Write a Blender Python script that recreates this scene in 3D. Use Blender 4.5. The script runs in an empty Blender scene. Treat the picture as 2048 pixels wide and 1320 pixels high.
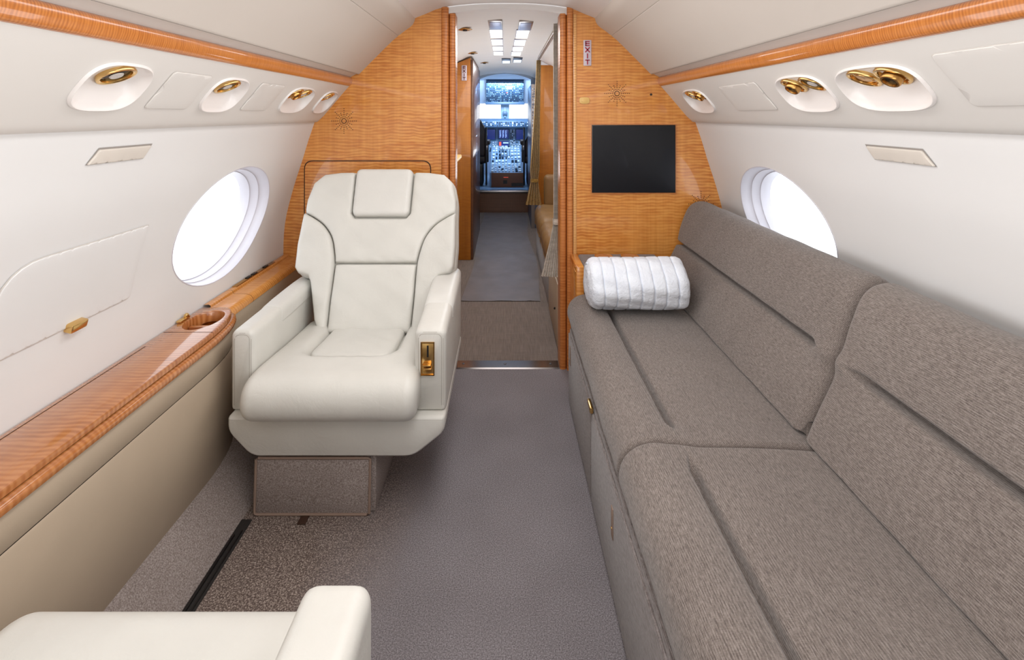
import bpy, bmesh, math, random
import numpy as np
from mathutils import Vector, Matrix
from mathutils.geometry import delaunay_2d_cdt
random.seed(4)
S = bpy.context.scene
COL = S.collection
PI = math.pi
sin, cos, sqrt = math.sin, math.cos, math.sqrt

# ------------------------------------------------------------------ materials
def lin(c):
    c = [x/255 for x in c]
    return tuple([x/12.92 if x <= .04045 else ((x+.055)/1.055)**2.4 for x in c] + [1.0])

def new_mat(name):
    m = bpy.data.materials.new(name); m.use_nodes = True
    nt = m.node_tree; b = nt.nodes['Principled BSDF']
    return m, nt, b

def N(nt, typ, **kw):
    n = nt.nodes.new(typ)
    for k, v in kw.items():
        if k.startswith('i_'):
            n.inputs[k[2:].replace('_', ' ')].default_value = v
        else: setattr(n, k, v)
    return n

def coords(nt, scale, kind='Object', rot=(0, 0, 0)):
    tc = N(nt, 'ShaderNodeTexCoord'); mp = N(nt, 'ShaderNodeMapping')
    mp.inputs['Scale'].default_value = scale; mp.inputs['Rotation'].default_value = rot
    nt.links.new(tc.outputs[kind], mp.inputs['Vector'])
    return mp.outputs['Vector']

def noise(nt, vec, scale=1.0, detail=2.0, rough=.5, dist=0.0):
    n = N(nt, 'ShaderNodeTexNoise')
    n.inputs['Scale'].default_value = scale; n.inputs['Detail'].default_value = detail
    n.inputs['Roughness'].default_value = rough; n.inputs['Distortion'].default_value = dist
    nt.links.new(vec, n.inputs['Vector'])
    return n.outputs['Fac']

def ramp(nt, fac, stops):
    r = N(nt, 'ShaderNodeValToRGB'); e = r.color_ramp.elements
    e[0].position, e[0].color = stops[0]; e[1].position, e[1].color = stops[-1]
    for p, c in stops[1:-1]:
        x = e.new(p); x.color = c
    nt.links.new(fac, r.inputs['Fac'])
    return r.outputs['Color']

def mixc(nt, fac, a, b, mode='MIX'):
    m = N(nt, 'ShaderNodeMix', data_type='RGBA', blend_type=mode)
    for s, v in ((m.inputs[0], fac), (m.inputs[6], a), (m.inputs[7], b)):
        if isinstance(v, bpy.types.NodeSocket): nt.links.new(v, s)
        else: s.default_value = v
    return m.outputs[2]

def bump(nt, b, h, strength, dist=.002):
    bp = N(nt, 'ShaderNodeBump'); bp.inputs['Strength'].default_value = strength; bp.inputs['Distance'].default_value = dist
    nt.links.new(h, bp.inputs['Height']); nt.links.new(bp.outputs['Normal'], b.inputs['Normal'])

def plain(name, rgb, rough=.5, metal=0.0, coat=0.0, spec=.5, emit=None, var=.04, vscale=6.0):
    m, nt, b = new_mat(name)
    c = lin(rgb)
    f = noise(nt, coords(nt, (1, 1, 1)), vscale, 3)
    lo = tuple([x*(1-var) for x in c[:3]]+[1]); hi = tuple([min(1, x*(1+var)) for x in c[:3]]+[1])
    nt.links.new(ramp(nt, f, [(.3, lo), (.7, hi)]), b.inputs['Base Color'])
    b.inputs['Roughness'].default_value = rough; b.inputs['Metallic'].default_value = metal
    b.inputs['Coat Weight'].default_value = coat; b.inputs['Coat Roughness'].default_value = .04
    b.inputs['Specular IOR Level'].default_value = spec
    if emit:
        b.inputs['Emission Color'].default_value = lin(emit[0]); b.inputs['Emission Strength'].default_value = emit[1]
    return m

def wood(name, dark, mid, light, axis='Z', rough=.30, coat=.8, freq=95, strength=1.0):
    """honey veneer with fine fiddleback ripple; the ripple lines stack along AXIS"""
    m, nt, b = new_mat(name)
    sc = {'Z': (15, 15, freq), 'Y': (11, freq, 11), 'X': (freq, 12, 12)}[axis]
    gr = {'Z': (38, 38, 1.2), 'Y': (30, 1.5, 30), 'X': (1.2, 30, 30)}[axis]
    r0 = noise(nt, coords(nt, sc), 1.0, 1.0, .45, .35)
    wv = N(nt, 'ShaderNodeTexWave', wave_type='BANDS', bands_direction=axis)
    for k_, v_ in (('Scale', 21*freq/76), ('Distortion', 7.0), ('Detail', 2.0), ('Detail Scale', .35), ('Detail Roughness', .6)): wv.inputs[k_].default_value = v_
    nt.links.new(coords(nt, (1, 1, 1)), wv.inputs['Vector'])
    mz = N(nt, 'ShaderNodeMix', data_type='FLOAT'); mz.inputs[0].default_value = .30
    nt.links.new(r0, mz.inputs[2]); nt.links.new(wv.outputs['Fac'], mz.inputs[3]); r1 = mz.outputs[0]
    g = noise(nt, coords(nt, gr), 1.0, 3.0, .6)
    big = noise(nt, coords(nt, (2.2, 2.2, 2.2)), 1.0, 2.0)
    base = ramp(nt, r1, [(.30, lin(dark)), (.48, lin(mid)), (.66, lin(light))])
    flat = ramp(nt, g, [(.3, lin(mid)), (.7, lin(light))])
    mask = ramp(nt, big, [(.35, (.35*strength,)*3+(1,)), (.65, (.95*strength,)*3+(1,))])
    c = mixc(nt, mask, flat, base)
    c2 = ramp(nt, g, [(.25, (.93, .91, .88, 1)), (.75, (1.04, 1.03, 1.02, 1))])
    nt.links.new(mixc(nt, 1.0, c, c2, 'MULTIPLY'), b.inputs['Base Color'])
    b.inputs['Roughness'].default_value = rough
    b.inputs['Coat Weight'].default_value = coat; b.inputs['Coat Roughness'].default_value = .05
    return m

def leather(name, rgb, rough=.45, bs=.12):
    m, nt, b = new_mat(name); c = lin(rgb)
    f = noise(nt, coords(nt, (1, 1, 1)), 5, 4)
    nt.links.new(ramp(nt, f, [(.25, tuple([x*.93 for x in c[:3]]+[1])), (.75, tuple([min(1, x*1.04) for x in c[:3]]+[1]))]), b.inputs['Base Color'])
    b.inputs['Roughness'].default_value = rough
    w = noise(nt, coords(nt, (1, 1, 1)), 14, 4, .55, .6)
    fine = noise(nt, coords(nt, (1, 1, 1)), 420, 2)
    a = N(nt, 'ShaderNodeMath', operation='MULTIPLY_ADD'); a.inputs[1].default_value = .06
    nt.links.new(fine, a.inputs[0]); nt.links.new(w, a.inputs[2])
    bump(nt, b, a.outputs[0], bs, .012)
    return m

def carpet(name, dark, mid, light, patch=True, scale=300, brown_left=False):
    m, nt, b = new_mat(name)
    f = noise(nt, coords(nt, (1, 1, 1)), scale, 2, .7)
    c = ramp(nt, f, [(.36, lin(dark)), (.52, lin(mid)), (.70, lin(light))])
    if patch:
        p = noise(nt, coords(nt, (1, 1, 1)), 2.6, 3)
        c = mixc(nt, 1.0, c, ramp(nt, p, [(.3, (.86, .85, .86, 1)), (.7, (1.08, 1.08, 1.10, 1))]), 'MULTIPLY')
    if brown_left:   # browner, stronger speckle along the left side, greyer down the aisle
        sx = N(nt, 'ShaderNodeSeparateXYZ'); nt.links.new(coords(nt, (1, 1, 1)), sx.inputs[0])
        wv = noise(nt, coords(nt, (3, 1.2, 1)), 1.0, 3)
        ad = N(nt, 'ShaderNodeMath', operation='MULTIPLY_ADD'); ad.inputs[1].default_value = .5; nt.links.new(wv, ad.inputs[0]); nt.links.new(sx.outputs['X'], ad.inputs[2])
        k = ramp(nt, ad.outputs[0], [(0.0, (1, 1, 1, 1)), (.12, (0, 0, 0, 1))])
        sh = N(nt, 'ShaderNodeMath', operation='ADD'); sh.inputs[1].default_value = .36; nt.links.new(ad.outputs[0], sh.inputs[0])
        k = ramp(nt, sh.outputs[0], [(.05, (1, 1, 1, 1)), (.30, (0, 0, 0, 1))])
        f2 = noise(nt, coords(nt, (1, 1, 1)), scale*.8, 2, .7)
        br = ramp(nt, f2, [(.38, lin((86, 74, 69))), (.52, lin((122, 108, 101))), (.68, lin((186, 172, 162)))])
        c = mixc(nt, k, c, br)
    nt.links.new(c, b.inputs['Base Color'])
    b.inputs['Roughness'].default_value = .95; b.inputs['Specular IOR Level'].default_value = .1
    bump(nt, b, f, .35, .003)
    return m

def fabric(name, dark, mid, light, rib='Y', fine=260, along=26):
    m, nt, b = new_mat(name)
    s1 = {'Y': (fine, along, fine), 'X': (along, fine, fine)}[rib]
    s2 = {'Y': (along*2, fine*1.1, along*2), 'X': (fine*1.1, along*2, along*2)}[rib]
    a = noise(nt, coords(nt, s1), 1.0, 2, .6); d = noise(nt, coords(nt, s2), 1.0, 2, .6)
    mx = N(nt, 'ShaderNodeMath', operation='MULTIPLY_ADD'); mx.inputs[1].default_value = .70
    ml = N(nt, 'ShaderNodeMath', operation='MULTIPLY'); ml.inputs[1].default_value = .30
    nt.links.new(d, ml.inputs[0]); nt.links.new(a, mx.inputs[0]); nt.links.new(ml.outputs[0], mx.inputs[2])
    wv = N(nt, 'ShaderNodeTexWave', wave_type='BANDS', bands_direction='DIAGONAL')
    for k_, v_ in (('Scale', 118.0), ('Distortion', 2.4), ('Detail', 1.0), ('Detail Scale', .8)): wv.inputs[k_].default_value = v_
    nt.links.new(coords(nt, (1, .03, 1) if rib == 'Y' else (.03, 1, 1)), wv.inputs['Vector'])
    mq = N(nt, 'ShaderNodeMix', data_type='FLOAT'); mq.inputs[0].default_value = .11
    nt.links.new(mx.outputs[0], mq.inputs[2]); nt.links.new(wv.outputs['Fac'], mq.inputs[3])
    big = noise(nt, coords(nt, (1, 1, 1)), 3, 2)
    c = ramp(nt, mq.outputs[0], [(.36, lin(dark)), (.5, lin(mid)), (.64, lin(light))])
    c = mixc(nt, 1.0, c, ramp(nt, big, [(.3, (.93, .92, .92, 1)), (.7, (1.05, 1.05, 1.05, 1))]), 'MULTIPLY')
    nt.links.new(c, b.inputs['Base Color'])
    b.inputs['Roughness'].default_value = .9; b.inputs['Specular IOR Level'].default_value = .15
    b.inputs['Sheen Weight'].default_value = .25; b.inputs['Sheen Roughness'].default_value = .5
    bump(nt, b, mx.outputs[0], .55, .003)
    return m

def glass(name, tint=(1, 1, 1, 1), gloss=.08):
    m = bpy.data.materials.new(name); m.use_nodes = True; nt = m.node_tree
    nt.nodes.remove(nt.nodes['Principled BSDF']); out = nt.nodes['Material Output']
    t = N(nt, 'ShaderNodeBsdfTransparent'); t.inputs[0].default_value = tint
    g = N(nt, 'ShaderNodeBsdfGlossy'); g.inputs['Roughness'].default_value = .03
    mx = N(nt, 'ShaderNodeMixShader'); mx.inputs[0].default_value = gloss
    nt.links.new(t.outputs[0], mx.inputs[1]); nt.links.new(g.outputs[0], mx.inputs[2]); nt.links.new(mx.outputs[0], out.inputs[0])
    return m

M = {}
M['wall'] = plain('warm_white_panel', (230, 229, 228), .55, var=.015, vscale=2)
M['psu'] = plain('service_panel_white', (224, 220, 215), .5, var=.012, vscale=2)
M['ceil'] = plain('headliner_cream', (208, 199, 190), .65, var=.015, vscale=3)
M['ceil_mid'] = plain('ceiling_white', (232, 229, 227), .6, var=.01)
M['reveal'] = plain('window_surround_white', (214, 212, 220), .35, var=.01)
M['pod'] = plain('pod_gloss_white', (236, 231, 228), .28, var=.01)
M['strip'] = plain('cove_grey', (214, 208, 202), .5, var=.01)
M['stripline'] = plain('cove_edge_grey', (150, 143, 137), .6)
M['wood'] = wood('honey_veneer', (194, 112, 40), (213, 136, 58), (230, 164, 84), 'Z', freq=74)
M['wood_jamb'] = wood('honey_veneer_jamb', (176, 98, 40), (196, 118, 56), (212, 140, 76), 'Z', rough=.45, coat=.15, freq=78)
M['wood_trim'] = wood('honey_veneer_rail', (164, 92, 34), (188, 112, 48), (206, 132, 66), 'Y', freq=170)
M['wood_ledge'] = wood('honey_veneer_ledge', (158, 92, 44), (178, 111, 60), (196, 132, 80), 'Y', rough=.2, freq=74)
M['wood_narrow'] = wood('honey_veneer_narrow', (184, 112, 48), (206, 136, 66), (224, 162, 92), 'Y', rough=.25, freq=80)
M['wood_gold'] = wood('amber_veneer', (150, 84, 14), (174, 104, 22), (190, 122, 36), 'Z', rough=.4, coat=.3, strength=.5)
M['wood_dark'] = wood('walnut_veneer', (70, 44, 30), (92, 60, 42), (112, 76, 54), 'X', rough=.4, coat=.3, strength=.5)
M['seam'] = plain('dark_seam', (58, 34, 20), .7)
M['leather'] = leather('ivory_leather', (214, 212, 205), .42, .2)
M['leather2'] = leather('ivory_leather_pale', (217, 215, 209), .42, .2)
M['panel_leather'] = leather('taupe_leather', (184, 166, 144), .5, .05)
M['tan'] = leather('tan_leather', (140, 108, 68), .5, .25)
M['stitch'] = plain('stitch_thread', (146, 138, 126), .7)
M['carpet'] = carpet('grey_carpet', (104, 99, 101), (133, 128, 130), (162, 158, 161), brown_left=True, scale=300)
M['carpet_b'] = carpet('taupe_carpet', (128, 116, 110), (154, 143, 137), (180, 170, 164), scale=280)
M['piping'] = plain('carpet_binding', (146, 124, 110), .8)
M['weave'] = fabric('woven_runner', (98, 86, 79), (112, 100, 92), (126, 113, 105), 'Y', 170, 7)
M['vinyl'] = plain('runner_film', (116, 109, 107), .42, var=.12, vscale=7, spec=.3)
M['sofa'] = fabric('tweed_taupe', (90, 81, 76), (119, 109, 103), (144, 135, 129), 'Y', 600, 75)
M['sofa_base'] = fabric('tweed_taupe_base', (92, 83, 80), (122, 113, 110), (146, 138, 136), 'Y', 480, 60)
M['blanket'] = plain('white_plush', (237, 242, 252), .95, spec=.1, var=.05, vscale=18)
nt = M['blanket'].node_tree; bump(nt, nt.nodes['Principled BSDF'], noise(nt, coords(nt, (1, 1, 1)), 34, 5, .65), .7, .012)
M['brass'] = plain('polished_brass', (226, 188, 122), .2, 1.0)
M['brass_d'] = plain('aged_brass', (192, 146, 84), .25, 1.0)
M['steel'] = plain('brushed_aluminium', (176, 172, 172), .3, 1.0)
M['threshold'] = plain('threshold_metal', (132, 126, 124), .16, 1.0)
M['black'] = plain('black_plastic', (22, 20, 20), .4)
M['dark'] = plain('dark_gap', (38, 34, 32), .8)
M['track'] = plain('track_metal', (92, 90, 92), .35, .8)
M['screen'] = plain('screen_glass', (9, 12, 20), .25, coat=.1, spec=.35)
M['bezel'] = plain('screen_bezel', (20, 19, 22), .4)
M['sign'] = plain('sign_plate', (206, 196, 206), .4)
M['red'] = plain('sign_red', (166, 22, 52), .5)
M['maroon'] = plain('sign_maroon', (110, 52, 50), .5)
M['cream'] = plain('switch_cream', (226, 186, 112), .4)
M['cream_wall'] = plain('cream_lobby_panel', (222, 208, 182), .6)
M['gold_cloth'] = fabric('gold_curtain', (112, 84, 36), (150, 118, 58), (178, 146, 84), 'X', 120, 30)
M['grey_cloth'] = fabric('striped_curtain', (176, 168, 156), (204, 196, 184), (224, 217, 206), 'X', 90, 20)
M['lamp'] = plain('lit_diffuser', (255, 250, 235), .4, emit=((255, 248, 232), 1.5))
M['lamp_dim'] = plain('lit_diffuser_dim', (225, 235, 250), .4, emit=((225, 238, 255), 1.2))
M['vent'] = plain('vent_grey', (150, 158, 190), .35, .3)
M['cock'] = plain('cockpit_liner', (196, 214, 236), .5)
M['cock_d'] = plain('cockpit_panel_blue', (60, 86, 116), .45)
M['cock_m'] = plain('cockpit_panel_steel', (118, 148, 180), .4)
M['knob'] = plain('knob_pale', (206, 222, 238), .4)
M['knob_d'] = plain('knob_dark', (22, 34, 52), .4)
M['disp'] = plain('display_navy', (18, 36, 92), .25, emit=((22, 46, 120), .7))
M['disp_t'] = plain('display_marks', (170, 196, 250), .4, emit=((150, 185, 255), .9))
M['disp_r'] = plain('display_red', (220, 90, 70), .4, emit=((220, 84, 60), .6))
M['seatbrown'] = leather('pilot_seat_brown', (44, 34, 32), .5)
M['rack'] = plain('rack_blue_grey', (112, 120, 140), .3, .4)
M['brown'] = plain('pedestal_brown', (112, 72, 50), .5)
M['glass'] = glass('window_glass')
M['lucite'] = plain('lucite_block', (196, 180, 172), .08, coat=1)

# ------------------------------------------------------------------ mesh builder
class MB:
    def __init__(s): s.v = []; s.f = []
    def add(s, vs, fs):
        o = len(s.v); s.v += [tuple(map(float, p)) for p in vs]; s.f += [tuple(i+o for i in f) for f in fs]; return s
    def bm(s, b):
        b.verts.ensure_lookup_table(); b.verts.index_update()
        s.add([v.co[:] for v in b.verts], [[v.index for v in f.verts] for f in b.faces]); b.free(); return s
    def box(s, x0, x1, y0, y1, z0, z1, r=0, seg=2, mat=None):
        b = bmesh.new(); bmesh.ops.create_cube(b, size=1)
        for v in b.verts: v.co = Vector((x0+(v.co.x+.5)*(x1-x0), y0+(v.co.y+.5)*(y1-y0), z0+(v.co.z+.5)*(z1-z0)))
        if r > 0:
            r = min(r, .49*min(abs(x1-x0), abs(y1-y0), abs(z1-z0)))
            bmesh.ops.bevel(b, geom=b.edges[:], offset=r, segments=seg, profile=.5, affect='EDGES')
        if mat: bmesh.ops.transform(b, matrix=mat, verts=b.verts)
        return s.bm(b)
    def loft(s, rings, cap=True, close=True):
        n = len(rings[0]); vs = [p for r in rings for p in r]; fs = []
        for i in range(len(rings)-1):
            for j in range(n if close else n-1):
                k = (j+1) % n
                fs.append((i*n+j, i*n+k, (i+1)*n+k, (i+1)*n+j))
        if cap:
            fs.append(tuple(range(n))[::-1]); fs.append(tuple(range((len(rings)-1)*n, len(rings)*n)))
        return s.add(vs, fs)
    def tube(s, pts, r, n=8, closed=False, cap=True):
        P = [Vector(p) for p in pts]; rings = []; m = len(P)
        up = Vector((0, 0, 1))
        for i, p in enumerate(P):
            a = P[(i-1) % m] if (closed or i) else P[0]; b = P[(i+1) % m] if (closed or i < m-1) else P[-1]
            t = (b-a).normalized()
            u = up if abs(t.dot(up)) < .95 else Vector((1, 0, 0))
            e1 = t.cross(u).normalized(); e2 = t.cross(e1)
            rr = r[i] if isinstance(r, (list, tuple)) else r
            rings.append([tuple(p+(e1*cos(2*PI*k/n)+e2*sin(2*PI*k/n))*rr) for k in range(n)])
        if closed: rings.append(rings[0])
        return s.loft(rings, cap and not closed)
    def lathe(s, prof, org=(0, 0, 0), axis=(0, 0, 1), n=32, sx=1.0, cap=False):
        a = Vector(axis).normalized(); q = Vector((0, 0, 1)).rotation_difference(a); o = Vector(org)
        rings = [[tuple(o+q @ Vector((r*sx*cos(2*PI*k/n), r*sin(2*PI*k/n), z))) for k in range(n)] for r, z in prof]
        return s.loft(rings, cap)
    def prism(s, pts, axis, a, b, r=0, seg=2):
        """2D polygon extruded along an axis; pts are the other two coordinates in order"""
        bm_ = bmesh.new()
        def P(p, t): return {'X': (t, p[0], p[1]), 'Y': (p[0], t, p[1]), 'Z': (p[0], p[1], t)}[axis]
        A = [bm_.verts.new(P(p, a)) for p in pts]; B = [bm_.verts.new(P(p, b)) for p in pts]; n = len(pts)
        bm_.faces.new(A); bm_.faces.new(B[::-1])
        for i in range(n): bm_.faces.new((A[i], B[i], B[(i+1) % n], A[(i+1) % n]))
        bmesh.ops.recalc_face_normals(bm_, faces=bm_.faces)
        if r:
            ee = [e for e in bm_.edges if len(e.link_faces) == 2 and e.calc_face_angle(0) > .35]
            bmesh.ops.bevel(bm_, geom=ee, offset=r, segments=seg, profile=.5, affect='EDGES')
        return s.bm(bm_)
    def xf(s, fn): s.v = [tuple(fn(*p)) for p in s.v]; return s

def root_of(o):
    while o.parent: o = o.parent
    return o

def obj(name, mb, mat, parent=None, angle=38, label=None, recalc=True):
    v = np.array(mb.v)
    if parent is not None: off = np.array(root_of(parent)['_org'])
    else:
        lo, hi = v.min(0), v.max(0); off = np.array([(lo[0]+hi[0])/2, (lo[1]+hi[1])/2, lo[2]])
    me = bpy.data.meshes.new(name)
    me.from_pydata([tuple(p) for p in (v-off)], [], mb.f); me.validate()
    if recalc:
        b = bmesh.new(); b.from_mesh(me); bmesh.ops.remove_doubles(b, verts=b.verts, dist=1e-5)
        bmesh.ops.recalc_face_normals(b, faces=b.faces); b.to_mesh(me); b.free()
    me.polygons.foreach_set('use_smooth', [True]*len(me.polygons))
    me.set_sharp_from_angle(angle=math.radians(angle))
    me.materials.append(mat)
    o = bpy.data.objects.new(name, me); COL.objects.link(o)
    if parent is None: o.location = off; o['_org'] = [float(x) for x in off]
    else: o.parent = parent
    if label: o['label'] = label
    return o

def tag(o, label=None, cat=None, group=None, kind=None):
    for k, v in (('label', label), ('category', cat), ('group', group), ('kind', kind)):
        if v: o[k] = v
    return o

def thing(name, loc, label, cat, group=None):
    o = bpy.data.objects.new(name, None); COL.objects.link(o); o.location = loc; o['_org'] = [float(x) for x in loc]
    o.empty_display_size = .05
    return tag(o, label, cat, group)

def struct(name, mb, mat, **kw):
    return tag(obj(name, mb, mat, **kw), kind='structure')

# ------------------------------------------------------------------ 2D helpers
def catmull(P, n=6, closed=False):
    P = [np.array(p, float) for p in P]; out = []; m = len(P)
    for i in range(m if closed else m-1):
        if closed: a, b, c, d = P[i-1], P[i], P[(i+1) % m], P[(i+2) % m]
        else: a, b, c, d = P[max(i-1, 0)], P[i], P[i+1], P[min(i+2, m-1)]
        for k in range(n):
            t = k/n
            out.append(tuple(.5*((2*b)+(-a+c)*t+(2*a-5*b+4*c-d)*t*t+(-a+3*b-3*c+d)*t**3)))
    if not closed: out.append(tuple(P[-1]))
    return out

def densify(P, step):
    out = []; m = len(P)
    for i in range(m):
        a, b = np.array(P[i]), np.array(P[(i+1) % m]); k = max(1, int(round(np.linalg.norm(b-a)/step)))
        out += [tuple(a+(b-a)*j/k) for j in range(k)]
    return out

def roundpoly(P, rs, n=6):
    out = []; m = len(P)
    for i in range(m):
        p = np.array(P[i], float); a = np.array(P[i-1], float)-p; b = np.array(P[(i+1) % m], float)-p
        r = rs if not isinstance(rs, (list, tuple)) else rs[i]
        la, lb = np.linalg.norm(a), np.linalg.norm(b); r = min(r, la*.49, lb*.49)
        if r <= 0: out.append(tuple(p)); continue
        A, B = p+a/la*r, p+b/lb*r
        for k in range(n+1):
            t = k/n; out.append(tuple((1-t)**2*A+2*t*(1-t)*p+t*t*B))
    return out

def superell(cx, cy, a, b, n=2.0, k=48):
    out = []
    for i in range(k):
        t = 2*PI*i/k; c, s_ = cos(t), sin(t)
        out.append((cx+a*math.copysign(abs(c)**(2/n), c), cy+b*math.copysign(abs(s_)**(2/n), s_)))
    return out

def area(P):
    return .5*sum(P[i-1][0]*P[i][1]-P[i][0]*P[i-1][1] for i in range(len(P)))

def inside(Q, P):
    Q = np.asarray(Q, float); x, y = Q[:, 0], Q[:, 1]; r = np.zeros(len(Q), bool)
    for i in range(len(P)):
        (x0, y0), (x1, y1) = P[i-1], P[i]
        if y0 == y1: continue
        c = ((y0 > y) != (y1 > y)) & (x < (x1-x0)*(y-y0)/(y1-y0)+x0); r ^= c
    return r

def dist_to(Q, P, closed=True):
    Q = np.asarray(Q, float); P = np.asarray(P, float)
    A = P if closed else P[:-1]; B = np.roll(P, -1, 0) if closed else P[1:]
    d = np.full(len(Q), 1e9)
    for a, b in zip(A, B):
        ab = b-a; L = ab@ab
        t = np.clip(((Q-a)@ab)/L, 0, 1) if L > 0 else np.zeros(len(Q))
        d = np.minimum(d, np.linalg.norm(Q-(a+t[:, None]*ab), axis=1))
    return d

def offset_pts(P, d):
    P = np.array(P); t = np.roll(P, -1, 0)-np.roll(P, 1, 0); n = np.stack([-t[:, 1], t[:, 0]], 1)
    n /= (np.linalg.norm(n, axis=1)[:, None]+1e-12)
    return P+n*d     # CCW: inward

def triangulate(outline, holes, pts):
    V = [Vector(p) for p in outline]; E = [(i, (i+1) % len(outline)) for i in range(len(outline))]
    for h in holes:
        o = len(V); V += [Vector(p) for p in h]; E += [(o+i, o+(i+1) % len(h)) for i in range(len(h))]
    V += [Vector(p) for p in pts]
    vs, es, fs, *_ = delaunay_2d_cdt(V, E, [], 0, 1e-6)
    vs = np.array([v[:] for v in vs]); fs = [tuple(f) for f in fs]
    cen = np.array([vs[list(f)].mean(0) for f in fs]); k = inside(cen, outline)
    for h in holes: k &= ~inside(cen, h)
    return vs, [f for f, q in zip(fs, k) if q]

def puff(outline, h, r, mapf, step=.012, skirt=0.0, extra=None, power=2.0, crisp=0.0, gap=0.0):
    """a soft panel: 2D outline, rounded edge of radius r, height h, laid on a surface by mapf(u, v, height)"""
    if area(outline) < 0: outline = outline[::-1]
    O = densify(outline, step); pts = []
    if gap: O = [tuple(p) for p in offset_pts(O, gap)]
    for q in ((.06, .2, .42, .7, 1.0) if not crisp else (.03, .09, .17, .28, .5, .75, 1.0)):
        d = r*q; R = offset_pts(O, d); k = inside(R, O) & (dist_to(R, O) > d*.93); pts += [tuple(p) for p in R[k]]
    A = np.array(O); lo, hi = A.min(0), A.max(0)
    gx, gy = np.meshgrid(np.arange(lo[0]+step*.5, hi[0], step*1.4), np.arange(lo[1]+step*.5, hi[1], step*1.4))
    G = np.stack([gx.ravel(), gy.ravel()], 1); G = G[inside(G, O)]
    G = G[dist_to(G, O) > r*1.05+step*.2] if len(G) else G
    pts += [tuple(p) for p in G]
    vs, fs = triangulate(O, [], pts)
    d = dist_to(vs, O); t = np.clip(d/r, 0, 1); H = h*np.power(np.clip(1-np.power(1-t, power), 0, 1), 1/power)
    if crisp:
        t2 = np.clip(d/(r*.26), 0, 1); H = (1-crisp)*H+crisp*h*np.sqrt(1-(1-t2)**2)
    if extra is not None: H = H+np.array([extra(u, v, dd) for (u, v), dd in zip(vs, d)])
    m = MB(); m.add([mapf(u, v, hh) for (u, v), hh in zip(vs, H)], fs)
    if skirt:
        n = len(O); m.add([mapf(u, v, 0.0) for u, v in O]+[mapf(u, v, -skirt) for u, v in O], [(i, (i+1) % n, n+(i+1) % n, n+i) for i in range(n)])
    return m

class Prof:
    """polyline profile (x, z) with arc-length parameter"""
    def __init__(s, P):
        s.P = np.array(P, float); d = np.linalg.norm(np.diff(s.P, axis=0), axis=1); s.s = np.concatenate([[0], np.cumsum(d)]); s.L = s.s[-1]
    def at(s, t): return (np.interp(t, s.s, s.P[:, 0]), np.interp(t, s.s, s.P[:, 1]))
    def s_of_z(s, z):
        o = np.argsort(s.P[:, 1]); return float(np.interp(z, s.P[o, 1], s.s[o]))
    def nrm(s, t):
        a, b = np.array(s.at(max(t-.004, 0))), np.array(s.at(min(t+.004, s.L))); d = b-a; d /= np.linalg.norm(d)
        return np.array([-d[1], d[0]])   # left of travel

def swept(prof, y0, y1, sx=1, ny=2):
    m = MB(); ys = np.linspace(y0, y1, ny)
    m.loft([[(sx*x, y, z) for x, z in prof] for y in ys], cap=False, close=False); return m

def holed_wall(pf, y0, y1, holes, sx, gs=.05):
    outl = densify([(y0, 0), (y1, 0), (y1, pf.L), (y0, pf.L)], gs)
    gy, gt = np.meshgrid(np.arange(y0+gs/2, y1, gs), np.concatenate([pf.s[1:-1], np.arange(gs/2, pf.L, gs)]))
    G = np.stack([gy.ravel(), gt.ravel()], 1)
    pts = []
    for hl in holes:
        k = ~inside(G, hl) & (dist_to(G, hl) > .012); G = G[k]
    pts = [tuple(p) for p in G]
    vs, fs = triangulate(outl, holes, pts)
    m = MB(); m.add([(sx*pf.at(t)[0], y, pf.at(t)[1]) for y, t in vs], fs); return m

# ------------------------------------------------------------------ camera / world / lights
CZ = 1.29
cam = bpy.data.cameras.new('camera'); co = bpy.data.objects.new('camera', cam); COL.objects.link(co)
co.location = (0, 0, CZ); co.rotation_euler = (PI/2, 0, 0)
cam.sensor_width = 36; cam.lens = 36*1046/2048; cam.shift_x = 14/2048; cam.shift_y = -430/2048; cam.clip_start = .02
S.camera = co
W = bpy.data.worlds.new('overcast_sky'); S.world = W; W.use_nodes = True
bg = W.node_tree.nodes['Background']; bg.inputs[0].default_value = (.90, .95, 1.0, 1); bg.inputs[1].default_value = 2.4
S.view_settings.view_transform = 'Standard'; S.view_settings.look = 'None'; S.view_settings.exposure = 0.0

def area_light(name, loc, rot, sx, sy, power, col=(1, 1, 1)):
    l = bpy.data.lights.new(name, 'AREA'); l.shape = 'RECTANGLE'; l.size = sx; l.size_y = sy; l.energy = power; l.color = col
    o = bpy.data.objects.new(name, l); COL.objects.link(o); o.location = loc; o.rotation_euler = rot; return o
area_light('cabin_fill', (0, 1.1, 1.82), (0, 0, 0), .5, 2.6, 15, (1, .99, .985))  # added soft fill under the ceiling; the cabin has no such fitting
area_light('aft_fill', (0, -1.45, 1.25), (PI/2, 0, 0), 1.5, .9, 15, (1, .99, .985))  # unseen panel behind the camera, added to light the view forward
for sx in (-1, 1):
    area_light('side_fill', (sx*-.05, .7, 1.02), (0, -sx*math.radians(108), 0), .3, 2.4, 7.2, (.98, .99, 1))
area_light('lobby_lamp', (0, 4.3, 1.80), (0, 0, 0), .4, 2.6, 16, (.95, .97, 1))
area_light('lobby_up_fill', (-.02, 4.6, .9), (PI, 0, 0), .35, 2.8, 12, (.92, .96, 1))  # added to brighten the lobby ceiling from below; not a real fixture
area_light('cockpit_fill', (0, 7.58, 1.66), (math.radians(62), 0, 0), .5, .25, 30, (.66, .83, 1))  # invented light aimed at the instrument panel and pedestal
area_light('cockpit_up_fill', (0, 7.7, 1.0), (PI, 0, 0), .4, .4, 2.5, (.66, .83, 1))  # extra upward fill for the cockpit roof, no lamp stands here

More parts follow.
